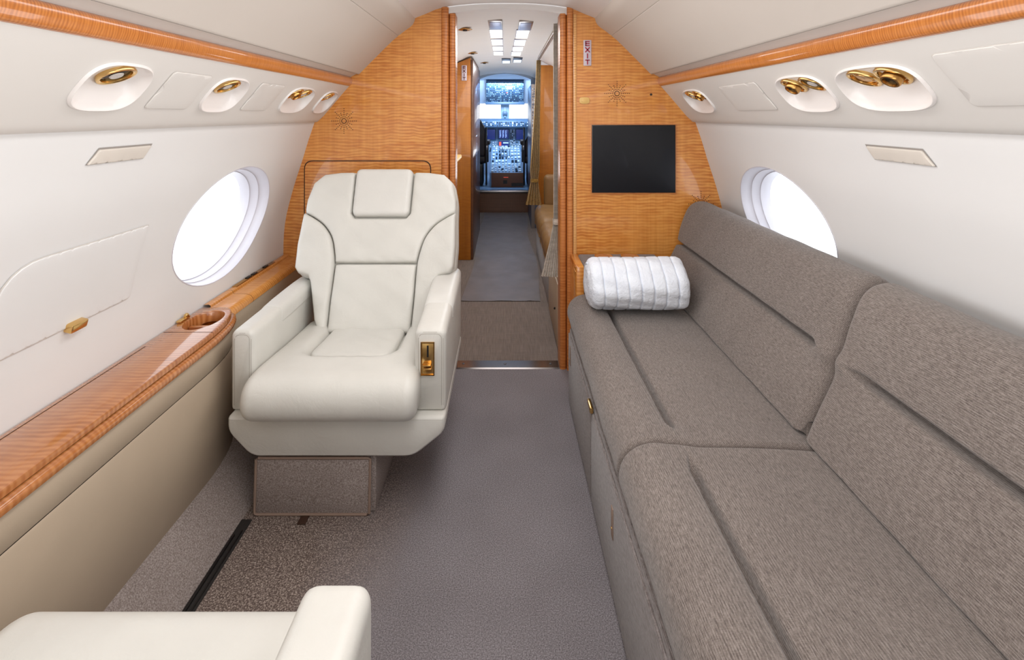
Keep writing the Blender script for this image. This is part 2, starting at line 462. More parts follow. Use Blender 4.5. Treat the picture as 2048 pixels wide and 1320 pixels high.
# ------------------------------------------------------------------ cabin shell
YA, YB = -1.6, 2.65           # aft end, forward bulkhead
wallP = catmull([(1.03, 0), (1.09, .2), (1.118, .45), (1.123, .6), (1.120, .69), (1.110, .77), (1.089, .859), (1.060, .96), (1.026, 1.062), (1.0, 1.15), (.972, 1.232), (.966, 1.250), (.945, 1.31)], 3)
PW = Prof(wallP)
psuP = [(.785, 1.441), (.79, 1.437), (.80, 1.4252), (.925, 1.2785), (.932, 1.2705), (.938, 1.264), (.946, 1.2575), (.955, 1.2535), (.962, 1.2525), (.969, 1.2535), (.990, 1.256)]
PP = Prof(psuP)
WIN_Y = [2.05, .30, -.85]
sw = PW.s_of_z(.868)

def window(idx, sx, yc):
    E = lambda k, n=56: [(yc+.33*k*cos(2*PI*i/n), sw+.226*k*sin(2*PI*i/n)) for i in range(n)]
    def P(y, t, out):
        x, z = PW.at(t); return (sx*(x+out), y, z)
    m = MB()
    rings = [(1.016, 0.0005), (1.012, -.0015), (1.0, -.001), (.992, .006), (.985, .02), (.975, .036), (.962, .041), (.955, .040), (.948, .048), (.940, .070), (.926, .076), (.920, .074), (.914, .085), (.905, .115)]
    m.loft([[P(y, t, o) for y, t in E(k)] for k, o in rings], cap=False)
    w = struct('window_%d' % idx, m, M['reveal'])
    p = MB(); p.add([P(y, t, .10) for y, t in E(.915)], [tuple(range(56))])
    obj('pane', p, M['glass'], w)
    return E(1.012)
holes = {1: [], -1: []}
i = 1
for yc in WIN_Y:
    for sx in (-1, 1):
        holes[sx].append(window(i, sx, yc)); i += 1
struct('wall_left', holed_wall(PW, YA, YB, holes[-1], -1), M['wall'])
struct('wall_right', holed_wall(PW, YA, YB, holes[1], 1), M['wall'])

# service pods: (side, y centre, half length, fittings)
sp = PP.s_of_z(1.352)
PODS = [(-1, 1.150, .092, 'L', 'scooped white pod with brass reading light, nearest of the left row'),
        (-1, 1.610, .095, 'L', 'scooped white pod with brass reading light, second of the left row'),
        (-1, 2.17, .125, 'NL', 'white pod with two brass fittings near the left speaker dots'),
        (-1, 2.505, .09, 'L', 'narrow white pod with brass light beside the left wood bulkhead'),
        (1, 1.198, .128, 'NA', 'largest white pod with brass air nozzle and brass ring on the right'),
        (1, 1.50, .116, 'LN', 'middle white pod of the right row, brass light and nozzle'),
        (1, 2.33, .125, 'NL', 'far white pod with brass fittings above the television corner')]
phole = {1: [], -1: []}
HB = .062
def pod(sx, yc, ha, kind, label):
    O = superell(yc, sp, ha, HB, 2.9, 52)
    xz = np.array(PP.at(sp)); n = PP.nrm(sp)
    if n[0] > 0: n = -n
    def P(y, t, out):     # out = into the room
        x, z = PP.at(t); return (sx*(x+n[0]*out), y, z+n[1]*out)
    root = thing('service_pod', (sx*xz[0], yc, xz[1]-.06), label, 'reading light', 'reading light pods along the side panels')
    m = MB()
    rr = [(1.10, .0006), (1.085, .005), (1.04, .007), (1.0, .005), (.975, 0)]
    m.loft([[P(yc+(y-yc)*(1+(k-1)*HB/ha), sp+(t-sp)*k, o) for y, t in O] for k, o in rr], cap=False)
    inner = [(yc+(y-yc)*(1-.025*HB/ha), sp+(t-sp)*.975) for y, t in O]
    D = .029; vs_ = -.05
    # profile runs from top (s small) to bottom; v=+1 at the top
    def depth(y, t):
        v = -(t-sp)/(HB*.975); u = (y-yc)/ha
        d = D*(v+1)/(1+vs_) if v < vs_ else D*(1-v)/(1-vs_)
        return -d*sqrt(max(0, 1-abs(u)**5))
    if area(inner) < 0: inner = inner[::-1]
    A = np.array(inner); g = .006
    gy, gt = np.meshgrid(np.arange(A[:, 0].min(), A[:, 0].max(), g*1.4), np.arange(A[:, 1].min(), A[:, 1].max(), g))
    G = np.stack([gy.ravel(), gt.ravel()], 1); G = G[inside(G, inner)]; G = G[dist_to(G, inner) > .003]
    vs, fs = triangulate(inner, [], [tuple(p) for p in G])
    dd = dist_to(vs, inner)
    m.add([P(y, t, depth(y, t)*min(1, q/.008)) for (y, t), q in zip(vs, dd)], fs)
    obj('housing', m, M['pod'], root, angle=60)
    # fittings sit on the down-facing slope of the scoop
    a = HB*(1-vs_)*.975
    up = np.array([PP.at(sp-.01)[0]-PP.at(sp+.01)[0], PP.at(sp-.01)[1]-PP.at(sp+.01)[1]]); up /= np.linalg.norm(up)
    fn = n*a-up*D; fn /= np.linalg.norm(fn)
    vmid = .43; ys = [yc] if len(kind) == 1 else [yc-.046, yc+.046]
    for k, y in zip(kind, ys):
        px, pz = PP.at(sp-vmid*HB); o = (sx*(px-n[0]*D*(1-vmid)/(1-vs_)), y, pz-n[1]*D*(1-vmid)/(1-vs_))
        ax = Vector((sx*fn[0], 0, fn[1])); o = Vector(o)+ax*.006
        r = .040 if len(kind) == 1 else .0385
        mm = MB().lathe([(r*.94, -.014), (r*.98, -.002), (r, .002), (r*.97, .0045), (r*.86, .005), (r*.78, .003), (r*.74, -.008)], o, ax, 28)
        if k == 'L':
            f = obj('reading_light', mm, M['brass'], root)
            l = MB().lathe([(r*.76, -.006), (r*.60, -.002), (.001, .0)], o, ax, 24)
            obj('lens', l, M['black'], f)
            l = MB().lathe([(r*.36, .0005), (r*.32, .003), (.001, .004)], o, ax, 24); obj('bulb', l, M['strip'], f)
        elif k == 'N':
            f = obj('air_nozzle', mm, M['brass'], root)
            l = MB().lathe([(r*.76, -.007), (r*.55, -.005), (r*.55, .016), (r*.50, .019), (r*.40, .019), (r*.36, .012)], o+Vector((0, -.004, 0)), ax+Vector((-sx*.25, -.1, 0)), 24); obj('barrel', l, M['brass_d'], f)
            l = MB().lathe([(r*.38, .013), (.001, .013)], o+Vector((0, -.004, 0)), ax+Vector((-sx*.25, -.1, 0)), 24); obj('opening', l, M['black'], f)
        else:
            f = obj('brass_ring', mm, M['brass'], root)
            l = MB().lathe([(r*.76, -.007), (r*.5, -.002), (r*.45, .001), (.001, .002)], o, ax, 24); obj('inner_disc', l, M['brass_d'], f)
    phole[sx].append([(yc+(y-yc)*(1+.03*HB/ha), sp+(t-sp)*1.03) for y, t in O])
for a in PODS: pod(*a)
struct('wall_left_upper', holed_wall(PP, YA, YB, phole[-1], -1, .04), M['psu'])
struct('wall_right_upper', holed_wall(PP, YA, YB, phole[1], 1, .04), M['psu'])

valP = [(.40, 1.83), (.452, 1.792), (.4555, 1.783), (.457, 1.772), (.461, 1.760), (.469, 1.746), (.484, 1.733), (.505, 1.7185), (.5385, 1.6925), (.5405, 1.6945), (.5415, 1.694), (.542, 1.6895), (.566, 1.670), (.60, 1.637), (.645, 1.592), (.689, 1.548), (.734, 1.502), (.738, 1.4975), (.742, 1.4965), (.745, 1.499)]
stripP = [(.744, 1.501), (.752, 1.499), (.770, 1.489), (.786, 1.480), (.786, 1.476)]
edgeP = [(.741, 1.4955), (.7445, 1.4985), (.747, 1.503)]
trimP = catmull([(.788, 1.484), (.779, 1.481), (.7735, 1.472), (.774, 1.458), (.781, 1.441), (.789, 1.4365)], 4)
for sx, nm in ((-1, 'left'), (1, 'right')):
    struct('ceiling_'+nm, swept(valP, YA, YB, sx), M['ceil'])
    struct('trim_%d' % (1 if sx < 0 else 2), swept(trimP, YA, YB, sx), M['wood_trim'])
    struct('trim_%d' % (3 if sx < 0 else 4), swept(stripP, YA, YB, sx), M['strip'])
    struct('trim_%d' % (5 if sx < 0 else 6), swept(edgeP, YA, YB, sx), M['stripline'])
cl = catmull([(.50, 1.745), (.464, 1.776), (.40, 1.803), (.317, 1.834), (.16, 1.853), (0, 1.857)], 3)
cl = [(-x, z) for x, z in cl]+[(x, z) for x, z in cl[::-1][1:]]
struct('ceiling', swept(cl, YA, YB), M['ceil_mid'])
struct('floor', MB().box(-1.1, 1.1, YA, 2.66, -.03, 0), M['carpet'])
struct('wall_aft', MB().box(-1.2, 1.2, YA-.05, YA, -.03, 1.95), M['ceil'])

# ------------------------------------------------------------------ forward bulkhead
bl = [(-.322, 0), (-.322, 1.9), (-.80, 1.9), (-1.16, 1.25), (-1.2, .8), (-1.2, 0)]
struct('wall_front_left', MB().prism(bl, 'Y', 2.65, 2.70), M['wood'])
br = [(.345, 0), (.345, 1.9), (.80, 1.9), (1.16, 1.25), (1.2, .8), (1.2, 0)]
struct('wall_front_right', MB().prism(br, 'Y', 2.65, 2.70), M['wood'])
hd = [(x, 1.803+.026*(1-(x/.29)**2)) for x in np.linspace(-.30, .32, 21)]+[(.345, 1.9), (-.33, 1.9)]
struct('wall_front_header', MB().prism(hd, 'Y', 2.652, 2.70, .004), M['ceil_mid'])
def jamb(sx, xa, xb, xc, n1, n2):
    m = MB()
    for (a, b, y) in ((xa, xb, 2.635), (xb, xc, 2.65)):
        w = abs(b-a); c = (a+b)/2
        P = roundpoly([(c-w/2+.001, y+.11), (c-w/2+.001, y), (c+w/2-.001, y), (c+w/2-.001, y+.11)], [0, w*.42, w*.42, 0], 6)
        top = 1.835 if a == xa else 1.805
        m.prism(P, 'Z', 0, top)
    return struct(n1, m, M['wood_jamb'])
jamb(-1, -.323, -.284, -.251, 'door_1', '')
jamb(1, .345, .312, .278, 'door_2', '')
# pale edge strip on the right panel
struct('trim_7', MB().box(.3452, .362, 2.644, 2.652, .0, 1.80, .003), wood('pale_edge', (206, 142, 78), (222, 164, 98), (236, 186, 124), 'Z'))

def grille(x, z, label, rays=16):
    m = MB()
    for k in range(rays):
        a = 2*PI*k/rays
        for q in range(1, 7 if k % 2 == 0 else 5):
            r = .010*q+.002; c = (x+r*cos(a), z+r*sin(a))
            m.prism([(c[0]+.0023*cos(t), c[1]+.0023*sin(t)) for t in np.linspace(0, 2*PI, 7)[:-1]], 'Y', 2.6488, 2.654)
    return tag(obj('speaker_grille', m, M['seam'], recalc=False), label, 'speaker', 'speaker hole patterns in the bulkhead')
K = 2.65/1046
def at(px, py): return ((px-1010)*K, CZ-(py-230)*K)
grille(*at(688, 242), 'starburst of tiny speaker holes above the ivory chair')
grille(*at(1234, 187), 'starburst of tiny speaker holes above the television')
grille(*at(1402, 408), 'starburst of tiny speaker holes at the sofa corner below the television')
x, z = at(1302, 189)
tag(obj('sensor_eye', MB().lathe([(.006, -.004), (.006, 0), (.0055, .003), (.001, .0035)], (x, 2.65, z), (0, -1, 0), 16), M['black']), 'small black round sensor in the wood above the television', 'sensor')
x, z = at(1168.5, 201)
sw_ = thing('light_switch', (x, 2.65, z), 'cream oval switch plate beside the doorway below the exit sign', 'switch')
obj('plate', MB().prism(superell(x, z, .026, .017, 3.2, 32), 'Y', 2.643, 2.6495, .002), M['cream'], sw_)
obj('rocker', MB().prism(superell(x, z, .014, .009, 3, 24), 'Y', 2.641, 2.6432, .0008), M['cream'], sw_)

def exit_sign(x, z, w, h, y, pm, rm, label):
    r = thing('exit_sign', (x, y, z-h/2), label, 'exit sign', 'vertical exit signs')
    obj('plate', MB().box(x-w/2, x+w/2, y-.006, y-.0005, z-h/2, z+h/2, .002), pm, r)
    t = w*.13; ch = h*.19; cw = w*.56; m = MB()
    for i, c in enumerate('EXIT'):
        zc = z+h*(.36-.24*i); y0, y1 = y-.0085, y-.0055
        B = lambda a, b, c_, d: m.box(x+a, x+b, y0, y1, zc+c_, zc+d)
        if c == 'E':
            B(-cw/2, -cw/2+t, -ch/2, ch/2)
            for q in (-ch/2, -t*.45, ch/2-t*.9): B(-cw/2, cw/2, q, q+t*.9)
        if c == 'X':
            for s_ in (-1, 1):
                a = math.atan2(ch, cw*s_); L = sqrt(ch*ch+cw*cw)/2
                m.box(-L, L, y0, y1, -t/2, t/2, mat=Matrix.Translation((x, 0, zc)) @ Matrix.Rotation(-a, 4, 'Y'))
        if c == 'I':
            B(-t/2, t/2, -ch/2, ch/2)
        if c == 'T':
            B(-t/2, t/2, -ch/2, ch/2); B(-cw/2, cw/2, ch/2-t*.9, ch/2)
    obj('lettering', m, rm, r)
x, z = at(1174.5, 106)
exit_sign(x, z, .040, .130, 2.65, M['sign'], M['red'], 'pale vertical exit sign with red letters on the wood panel')

tv = thing('television', (.649, 2.65, .897), 'black flat television recessed in the right wood bulkhead', 'television')
obj('bezel', MB().prism([(.438, .897), (.861, .897), (.861, 1.240), (.438, 1.240)], 'Y', 2.638, 2.6495, .003), M['bezel'], tv)
obj('screen', MB().box(.443, .856, 2.6365, 2.6385, .902, 1.235), M['screen'], tv)
obj('edge_trim', MB().box(.4345, .438, 2.640, 2.6495, .894, 1.243).box(.861, .8645, 2.640, 2.6495, .894, 1.243).box(.438, .861, 2.640, 2.6495, .8935, .897).box(.438, .861, 2.640, 2.6495, 1.240, 1.2435), M['wood_trim'], tv, label='thin wood edging')

# inset panel behind the chair
ip = thing('access_panel', (-.70, 2.65, .1), 'large wood access panel with dark outline behind the ivory chair', 'panel')
o1 = roundpoly([(-1.018, .25), (-.374, .25), (-.374, 1.060), (-1.018, 1.060)], .045)
o2 = roundpoly([(-1.013, .255), (-.379, .255), (-.379, 1.055), (-1.013, 1.055)], .042)
obj('seam', MB().prism(o1, 'Y', 2.6485, 2.6499), M['seam'], ip, label='dark outline')
obj('panel_face', MB().prism(o2, 'Y', 2.6475, 2.6490), M['wood'], ip)

th = thing('threshold_strip', (0, 2.69, 0), 'metal threshold strip across the doorway floor', 'threshold')
obj('plate', MB().prism([(2.655, 0), (2.66, .006), (2.735, .006), (2.742, 0)], 'X', -.25, .276), M['threshold'], th)
for x in (-.215, .0, .235):
    obj('screw', MB().lathe([(.007, .006), (.006, .008), (.001, .0085)], (x, 2.70, 0), (0, 0, 1), 12), M['track'], th)

# ------------------------------------------------------------------ left side ledge
tp = lambda y0, y1, x0, x1: None
led = thing('side_ledge', (-1.03, .2, .1), 'long glossy wood ledge with taupe leather front under the left window', 'ledge')
yE = 1.93
def ledge_outline(dx):
    pts = [(-1.112, YA+.02), (-.95+dx, YA+.02), (-.95+dx, 1.66)]
    for k in range(1, 10):
        t = k/9*PI/2; pts.append((-.95+dx-(.075)*(1-cos(t)), 1.66+(yE-1.66+dx)*sin(t)))
    pts += [(-1.03, yE+dx), (-1.112, yE+dx)]
    return pts
cupc = (-1.040, 1.808)
cup = superell(cupc[0], cupc[1], .056, .086, 2.0, 40)
def plate_hole(outl, hole, z0, z1, rr=.006):
    m = MB(); outl = densify(outl, .05)
    if area(outl) < 0: outl = outl[::-1]
    vs, fs = triangulate(outl, [hole], [])
    m.add([(x, y, z1) for x, y in vs], fs)
    inn = offset_pts(outl, -rr); n = len(outl)
    for a, za, b, zb in ((outl, z1, offset_pts(outl, -rr*.7), z1-rr*.3), (offset_pts(outl, -rr*.7), z1-rr*.3, inn, z1-rr), (inn, z1-rr, inn, z0)):
        m.add([(x, y, za) for x, y in a]+[(x, y, zb) for x, y in b], [(i, (i+1) % n, n+(i+1) % n, n+i) for i in range(n)])
    return m
mt = plate_hole(ledge_outline(-.006), cup, .566, .582)
obj('worktop', mt, M['wood_ledge'], led)
m = MB(); o = densify(ledge_outline(.0), .05)
rings = []
for d, z in ((-.012, .5625), (-.002, .5635), (.006, .562), (.012, .557), (.0145, .549), (.012, .541), (.006, .537), (-.004, .5355)):
    rings.append([(max(x, -1.112), y, z) for x, y in (offset_pts(o, d) if area(o) < 0 else offset_pts(o, -d))])
m.loft(rings, cap=False); obj('edge_moulding', m, M['wood_ledge'], led)
m = MB(); o = densify(ledge_outline(-.014), .05); n = len(o)
m.loft([[(x, y, .5675) for x, y in o], [(x, y, .560) for x, y in o]], cap=False); obj('edge_groove', m, M['seam'], led)
# cup well
m = MB()
m.loft([[(cupc[0]+(x-cupc[0])*k, cupc[1]+(y-cupc[1])*k, z) for x, y in cup] for k, z in ((1.0, .582), (.97, .578), (.96, .54), (.94, .525))], cap=False)
m.add([(cupc[0]+(x-cupc[0])*.94, cupc[1]+(y-cupc[1])*.94, .525) for x, y in cup], [tuple(range(40))])
cw = obj('cup_well', m, M['wood_ledge'], led)
obj('divider', MB().box(-1.092, -.992, 1.80, 1.822, .526, .560, .006), M['wood_ledge'], cw)
obj('brass_insert', MB().lathe([(.030, .0), (.030, .022), (.026, .022), (.026, .002), (.001, .002)], (-1.045, 1.853, .527), (0, 0, 1), 20), M['brass_d'], cw)
obj('cover_seam', MB().box(-1.112, -.953, 1.703, 1.7055, .5815, .5824), M['seam'], led)
obj('back_seam', MB().box(-1.1015, -1.0995, YA+.05, 1.60, .5815, .5824), M['seam'], led)
# leather front: upper band and lower panel, following the ledge end
def skin(d, z0, z1, nm, y1=None):
    m = MB(); o = ledge_outline(d)[1:-1]
    m.loft([[(x, y, z) for x, y in o] for z in (z1, z1-.004, z0+.004, z0)], cap=False, close=False)
    m.v = [(x+(-.003 if abs(z-z1) < 1e-6 or abs(z-z0) < 1e-6 else 0), y, z) for x, y, z in m.v]
    return obj(nm, m, M['panel_leather'], led)
skin(.002, .461, .537, 'upper_band'); skin(.002, .115, .459, 'front_panel')
obj('shadow_gap', MB().loft([[(x-.004, y, z) for x, y in ledge_outline(0)[1:-1]] for z in (.465, .455)], cap=False, close=False), M['dark'], led)
# narrow ledge ahead of the wide one
nar = thing('narrow_ledge', (-1.07, 2.3, .1), 'narrow stepped wood ledge between the window and the ivory chair', 'ledge')
pr = [(-1.119, .585), (-1.100, .586), (-1.094, .582), (-1.092, .574), (-1.086, .571), (-1.040, .571), (-1.022, .566), (-1.012, .554), (-1.010, .543), (-1.02, .542)]
obj('worktop', MB().loft([[(x, y, z) for x, y, z in [(a, yy, b) for a, b in pr]] for yy in (yE+.012, 2.10, 2.101)], cap=False, close=False).loft([[(a, yy, b) for a, b in pr] for yy in (2.103, 2.648)], cap=False, close=False), M['wood_narrow'], nar)
obj('joint', MB().loft([[(a, yy, b-.0012) for a, b in pr] for yy in (2.099, 2.105)], cap=False, close=False), M['seam'], nar)
obj('front_panel', MB().box(-1.03, -1.014, yE+.012, 2.648, .115, .543, .003), M['panel_leather'], nar)
sp_ = thing('switch_panel', (-1.106, 2.3, .58), 'slim brass switch strip with dark rockers below the left window', 'switch')
obj('plate', MB().box(-1.117, -1.098, 2.14, 2.50, .5858, .589, .0012), M['brass_d'], sp_)
for y in (2.24, 2.29, 2.40):
    obj('rocker', MB().box(-1.114, -1.100, y, y+.035, .589, .593, .001), M['black'], sp_)
clp = thing('wall_clip', (-1.112, 1.83, .582), 'small brass clip on the wall above the cup well', 'clip')
obj('base', MB().box(-1.1165, -1.100, 1.775, 1.83, .5825, .590, .002), M['brass'], clp)
obj('stud', MB().lathe([(.008, 0), (.009, .006), (.006, .012), (.001, .013)], (-1.107, 1.815, .589), (.4, 0, 1), 14), M['brass'], clp)

# kick strip and seat track
struct('baseboard_left', MB().loft([[(x, y, z) for x, z in [(-1.0, .13), (-.955, .122), (-.935, .112), (-.85, .012), (-.838, .0005)]] for y in (YA, 2.649)], cap=False, close=False), M['carpet_b'])
tr = thing('seat_track', (-.82, .9, 0), 'dark metal seat track slot in the carpet beside the left kick strip', 'track')
obj('channel', MB().box(-.838, -.805, .90, 1.665, .0003, .003), M['dark'], tr)
obj('rail', MB().box(-.834, -.826, .90, 1.60, .003, .009, .001).box(-.816, -.811, .90, 1.62, .003, .006, .001), M['black'], tr)
obj('latch', MB().box(-.828, -.812, 1.10, 1.30, .004, .012, .003).box(-.826, -.818, 1.02, 1.09, .004, .014, .003), M['track'], tr)

# side wall fittings
def on_wall(y, z, out=0.0, sx=-1):
    t = PW.s_of_z(z); x, zz = PW.at(t); n = PW.nrm(t)
    if n[0] > 0: n = -n
    return (sx*(x+n[0]*out), y, zz+n[1]*out)
def wall_plate(outl, h, sx, r=.002, step=.012):
    return puff(outl, h, r, lambda u, v, hh: on_wall(u, v, hh+.0014, sx), step, skirt=0)
std = thing('stowage_door', on_wall(1.3, .75), 'flush white table stowage door in the left wall above the ledge', 'stowage door')
dp = roundpoly([(1.10, .748), (1.552, .748), (1.552, .966), (1.10, .966)], [.03, .02, .004, .10])
obj('seam', wall_plate([tuple(p) for p in dp], .0008, -1, .001), M['strip'], std)
dq = roundpoly([(1.103, .7505), (1.549, .7505), (1.549, .9635), (1.103, .9635)], [.03, .018, .003, .098])
obj('door_panel', wall_plate(dq, .0032, -1, .002), M['wall'], std)
m = MB(); P0 = np.array(on_wall(1.33, .747, .006)); m.box(-.012, .012, -.026, .026, -.012, .010, .004, mat=Matrix.Translation(on_wall(1.345, .752, .010)) @ Matrix.Rotation(.25, 4, 'Y'))
obj('latch', m, M['brass'], std)
tag(obj('wall_seam', MB().tube([on_wall(y, .748, -.0004) for y in np.linspace(-.5, 1.098, 20)], .0014, 6), M['strip']), 'thin straight seam in the wall running aft from the stowage door', 'seam')
for sx, y0, y1, lab in ((-1, 1.25, 1.44, 'pale slanted air outlet cover on the left wall below the pods'), (1, 1.215, 1.41, 'pale slanted air outlet cover on the right wall below the pods')):
    r = thing('air_outlet', on_wall((y0+y1)/2, 1.18, 0, sx), lab, 'air outlet', 'air outlet covers on the side walls')
    o = [(y0-.012, 1.172), (y1-.012, 1.172), (y1+.006, 1.207), (y0+.012, 1.207)]
    obj('recess', wall_plate([(u+(.005 if u > (y0+y1)/2 else -.002), v+(.004 if v > 1.19 else -.001)) for u, v in o], .0008, sx, .001), M['stripline'], r)
    obj('cover', wall_plate(roundpoly(o, .004), .005, sx, .003), plain('outlet_cover', (216, 208, 198), .5), r)
# oxygen doors on the service panels
def on_psu(y, s_, out, sx):
    x, z = PP.at(s_); n = PP.nrm(.1)
    if n[0] > 0: n = -n
    return (sx*(x+n[0]*out), y, z+n[1]*out)
for sx, y0, y1, s0, s1, lab in ((-1, 1.30, 1.475, .055, .178, 'flush white mask door between the two nearest left pods'), (-1, 1.77, 1.96, .055, .178, 'flush white mask door before the double left pod'),
                             (1, .80, 1.005, .045, .178, 'flush white mask door at the right, aft of the largest pod'), (1, 1.72, 2.02, .055, .178, 'flush white mask door between the far right pods')):
    r = thing('mask_door', on_psu((y0+y1)/2, s1, 0, sx), lab, 'mask door', 'flush oxygen mask doors in the service panels')
    o = roundpoly([(y0, s0), (y1, s0), (y1, s1), (y0, s1)], .014)
    i_ = roundpoly([(y0+.002, s0+.002), (y1-.002, s0+.002), (y1-.002, s1-.002), (y0+.002, s1-.002)], .013)
    obj('seam', puff(o, .0006, .001, lambda u, v, h: on_psu(u, v, h+.0008, sx), .03), M['strip'], r)
    obj('door_panel', puff(i_, .002, .0015, lambda u, v, h: on_psu(u, v, h+.0010, sx), .03), M['psu'], r)

# ------------------------------------------------------------------ ivory armchair
CX = -.545
def make_chair():
    root = thing('lounge_chair', (CX, 1.95, 0), 'ivory leather lounge chair with headrest in front of the wood bulkhead', 'armchair', 'ivory leather lounge chairs')
    # carpeted pedestal
    ped = obj('pedestal', MB().prism([(1.70, 0), (1.712, .187), (2.24, .187), (2.24, 0)], 'X', CX-.265, CX+.125, .006), M['carpet_b'], root)
    fr = MB().box(CX-.262, CX+.108, -.006, .006, .004, .178, .005, mat=Matrix.Translation((0, 1.690, 0)) @ Matrix.Rotation(-.07, 4, 'X'))
    fp = obj('front_panel', fr, M['carpet_b'], ped)
    tl = lambda z: 1.6835+.07*z
    loop = [(CX-.262, tl(.004), .004), (CX+.108, tl(.004), .004), (CX+.108, tl(.178), .178), (CX-.262, tl(.178), .178)]
    obj('binding', MB().tube([p for a, b in zip(loop, loop[1:]+loop[:1]) for p in [tuple(np.array(a)+(np.array(b)-np.array(a))*t) for t in np.linspace(.02, .98, 6)]], .0045, 6, closed=True), M['piping'], ped)
    obj('pull_tab', MB().box(CX-.11, CX-.083, 1.645, 1.688, .0005, .004, .001), M['seam'], ped)
    # base pan
    bp = roundpoly([(-.349, .320), (-.349, .270), (-.272, .189), (.250, .189), (.352, .270), (.352, .320)], [.012, .03, .03, .03, .03, .012], 5)
    rings = []
    for y, d in ((1.680, .010), (1.682, .006), (1.687, .002), (1.695, 0), (2.0, 0), (2.30, 0)):
        q = offset_pts(bp, d if area(bp) > 0 else -d); rings.append([(CX+u, y, v) for u, v in q])
    obj('base_pan', MB().loft(rings), M['leather'], root)
    # seat cushion with a horseshoe bolster
    profy = catmull([(2.17, .335), (1.75, .330), (1.650, .332), (1.618, .342), (1.598, .368), (1.594, .402), (1.606, .436), (1.632, .458), (1.675, .468), (1.75, .466), (1.86, .456), (1.99, .445), (2.17, .435)], 5)
    U = roundpoly([(-.155, 2.2), (-.16, 1.812), (.155, 1.812), (.15, 2.2)], [0, .075, .075, 0], 8)
    xs = np.concatenate([np.linspace(-.278, -.235, 9), np.linspace(-.225, .22, 38), np.linspace(.23, .270, 9)])
    rows = []
    P = np.array(profy)
    # normals of the profile
    T = np.gradient(P, axis=0); NN = np.stack([T[:, 1], -T[:, 0]], 1); NN /= np.linalg.norm(NN, axis=1)[:, None]
    if NN[len(NN)*2//3][1] < 0: NN = -NN
    grid = np.array([(x, p[0]) for x in xs for p in P]); du = dist_to(grid, U, False).reshape(len(xs), len(P)); ins = inside(grid, U+[U[0]]).reshape(len(xs), len(P))
    for i, x in enumerate(xs):
        e = min(x+.278, .270-x); r = .04; d = r*(1-sqrt(max(0, 1-(1-min(e/r, 1))**2)))
        row = []
        for j, p in enumerate(P):
            g = 0
            if NN[j][1] > .3 and p[0] > 1.7:
                g = .024*math.exp(-(du[i, j]/.008)**2) + (.022 if ins[i, j] else 0)
                g -= .006*math.exp(-((du[i, j]-.05)/.03)**2)*(0 if ins[i, j] else 1)
            if NN[j][1] > .2 and not ins[i, j]: g += .0013*sin(x*85+p[0]*60*(1 if x > 0 else -1))*math.exp(-du[i, j]/.05)*min(1, du[i, j]/.02)
            q = p-NN[j]*(d*.9+g); row.append((CX+x, q[0], q[1]))
        rows.append(row)
    obj('seat_cushion', MB().loft(rows), M['leather'], root, angle=70)
    sz = lambda y: float(np.interp(y, [1.75, 1.86, 1.99, 2.2], [.466, .456, .445, .434]))
    Ui = roundpoly([(-.147, 2.15), (-.150, 1.821), (.146, 1.821), (.142, 2.15)], [.01, .068, .068, .01], 8)
    obj('seat_panel', puff(Ui, .021, .045, lambda u, v, h: (CX+u, v, sz(v)-.026+h), .012, skirt=.012, crisp=.5, extra=lambda u, v, d: .0016*sin(u*70+v*30)*sin(v*55)*min(1, d/.02)), M['leather'], root, angle=80)
    # backrest
    tn = math.atan(.48); c, s_ = cos(tn), sin(tn)
    def B(u, v, h): return (CX-.003+u, 2.13+v*s_-h*c, .43+v*c+h*s_)
    right = [(.20, -.03), (.225, .02), (.262, .165), (.275, .192), (.318, .203), (.334, .225), (.339, .32), (.334, .44), (.333, .52), (.315, .600), (.272, .642), (.20, .652)]
    left = [(-x, y) for x, y in right[::-1]]
    outer = roundpoly(right+left, .022, 4)
    # body shell behind the panels
    sh = MB(); oo = densify(outer, .02)
    if area(oo) < 0: oo = oo[::-1]
    rr = []
    for d, h in ((.0, .0), (-.004, -.012), (-.006, -.03), (-.004, -.07), (.006, -.10), (.03, -.118), (.06, -.12)):
        rr.append([B(u, v, h) for u, v in offset_pts(oo, d)])
    sh.loft(rr); obj('backrest', sh, M['leather'], root, angle=60)
    curve = lambda u: .018*(u/.33)**2
    wr = catmull([(.334, .462), (.290, .440), (.243, .408), (.204, .358), (.184, .298), (.174, .235), (.172, .11), (.168, .0), (.166, -.03)], 4)
    wingR = wr+[(.20, -.03), (.225, .02), (.262, .165), (.275, .192), (.318, .203), (.334, .225), (.339, .32)]
    wrinkle = lambda a, b: (lambda u, v, d: (a*sin(u*31+v*17+b)*sin(v*43+u*9)+.9*a*sin(u*95+v*80*sin(b)+b)*math.exp(-d/.028))*min(1, d/.012))
    for sg in (1, -1):
        o = [(sg*u, v) for u, v in wingR]
        obj('side_bolster', puff(roundpoly(o, .006, 3) if False else o, .034, .036, lambda u, v, h: B(u, v, h*(1.0)+curve(u)*1.3), .013, skirt=.03, extra=wrinkle(.0018, sg), crisp=.62, gap=.001), M['leather'], root, angle=80)
    g = .0015
    sh_o = [(-x+g*0, y) for x, y in wr[:0]]
    iL = [(-u+.0, v) for u, v in wr]
    # shoulder panel: between the wing seams, above the cross seam, around the headrest
    cut = .247
    wv = [p for p in wr if p[1] > cut+.004]; uc = float(np.interp(cut, [p[1] for p in wr[::-1]], [p[0] for p in wr[::-1]]))
    top_r = [(.333, .52), (.315, .600), (.272, .642), (.20, .653)]
    shoulder = [(uc, cut+.0)]+wv[::-1]+top_r+[(.132, .655), (.128, .462), (.112, .442), (-.112, .442), (-.128, .462), (-.132, .655)]+[(-x, y) for x, y in top_r[::-1]]+[(-x, y) for x, y in wv]+[(-uc, cut)]
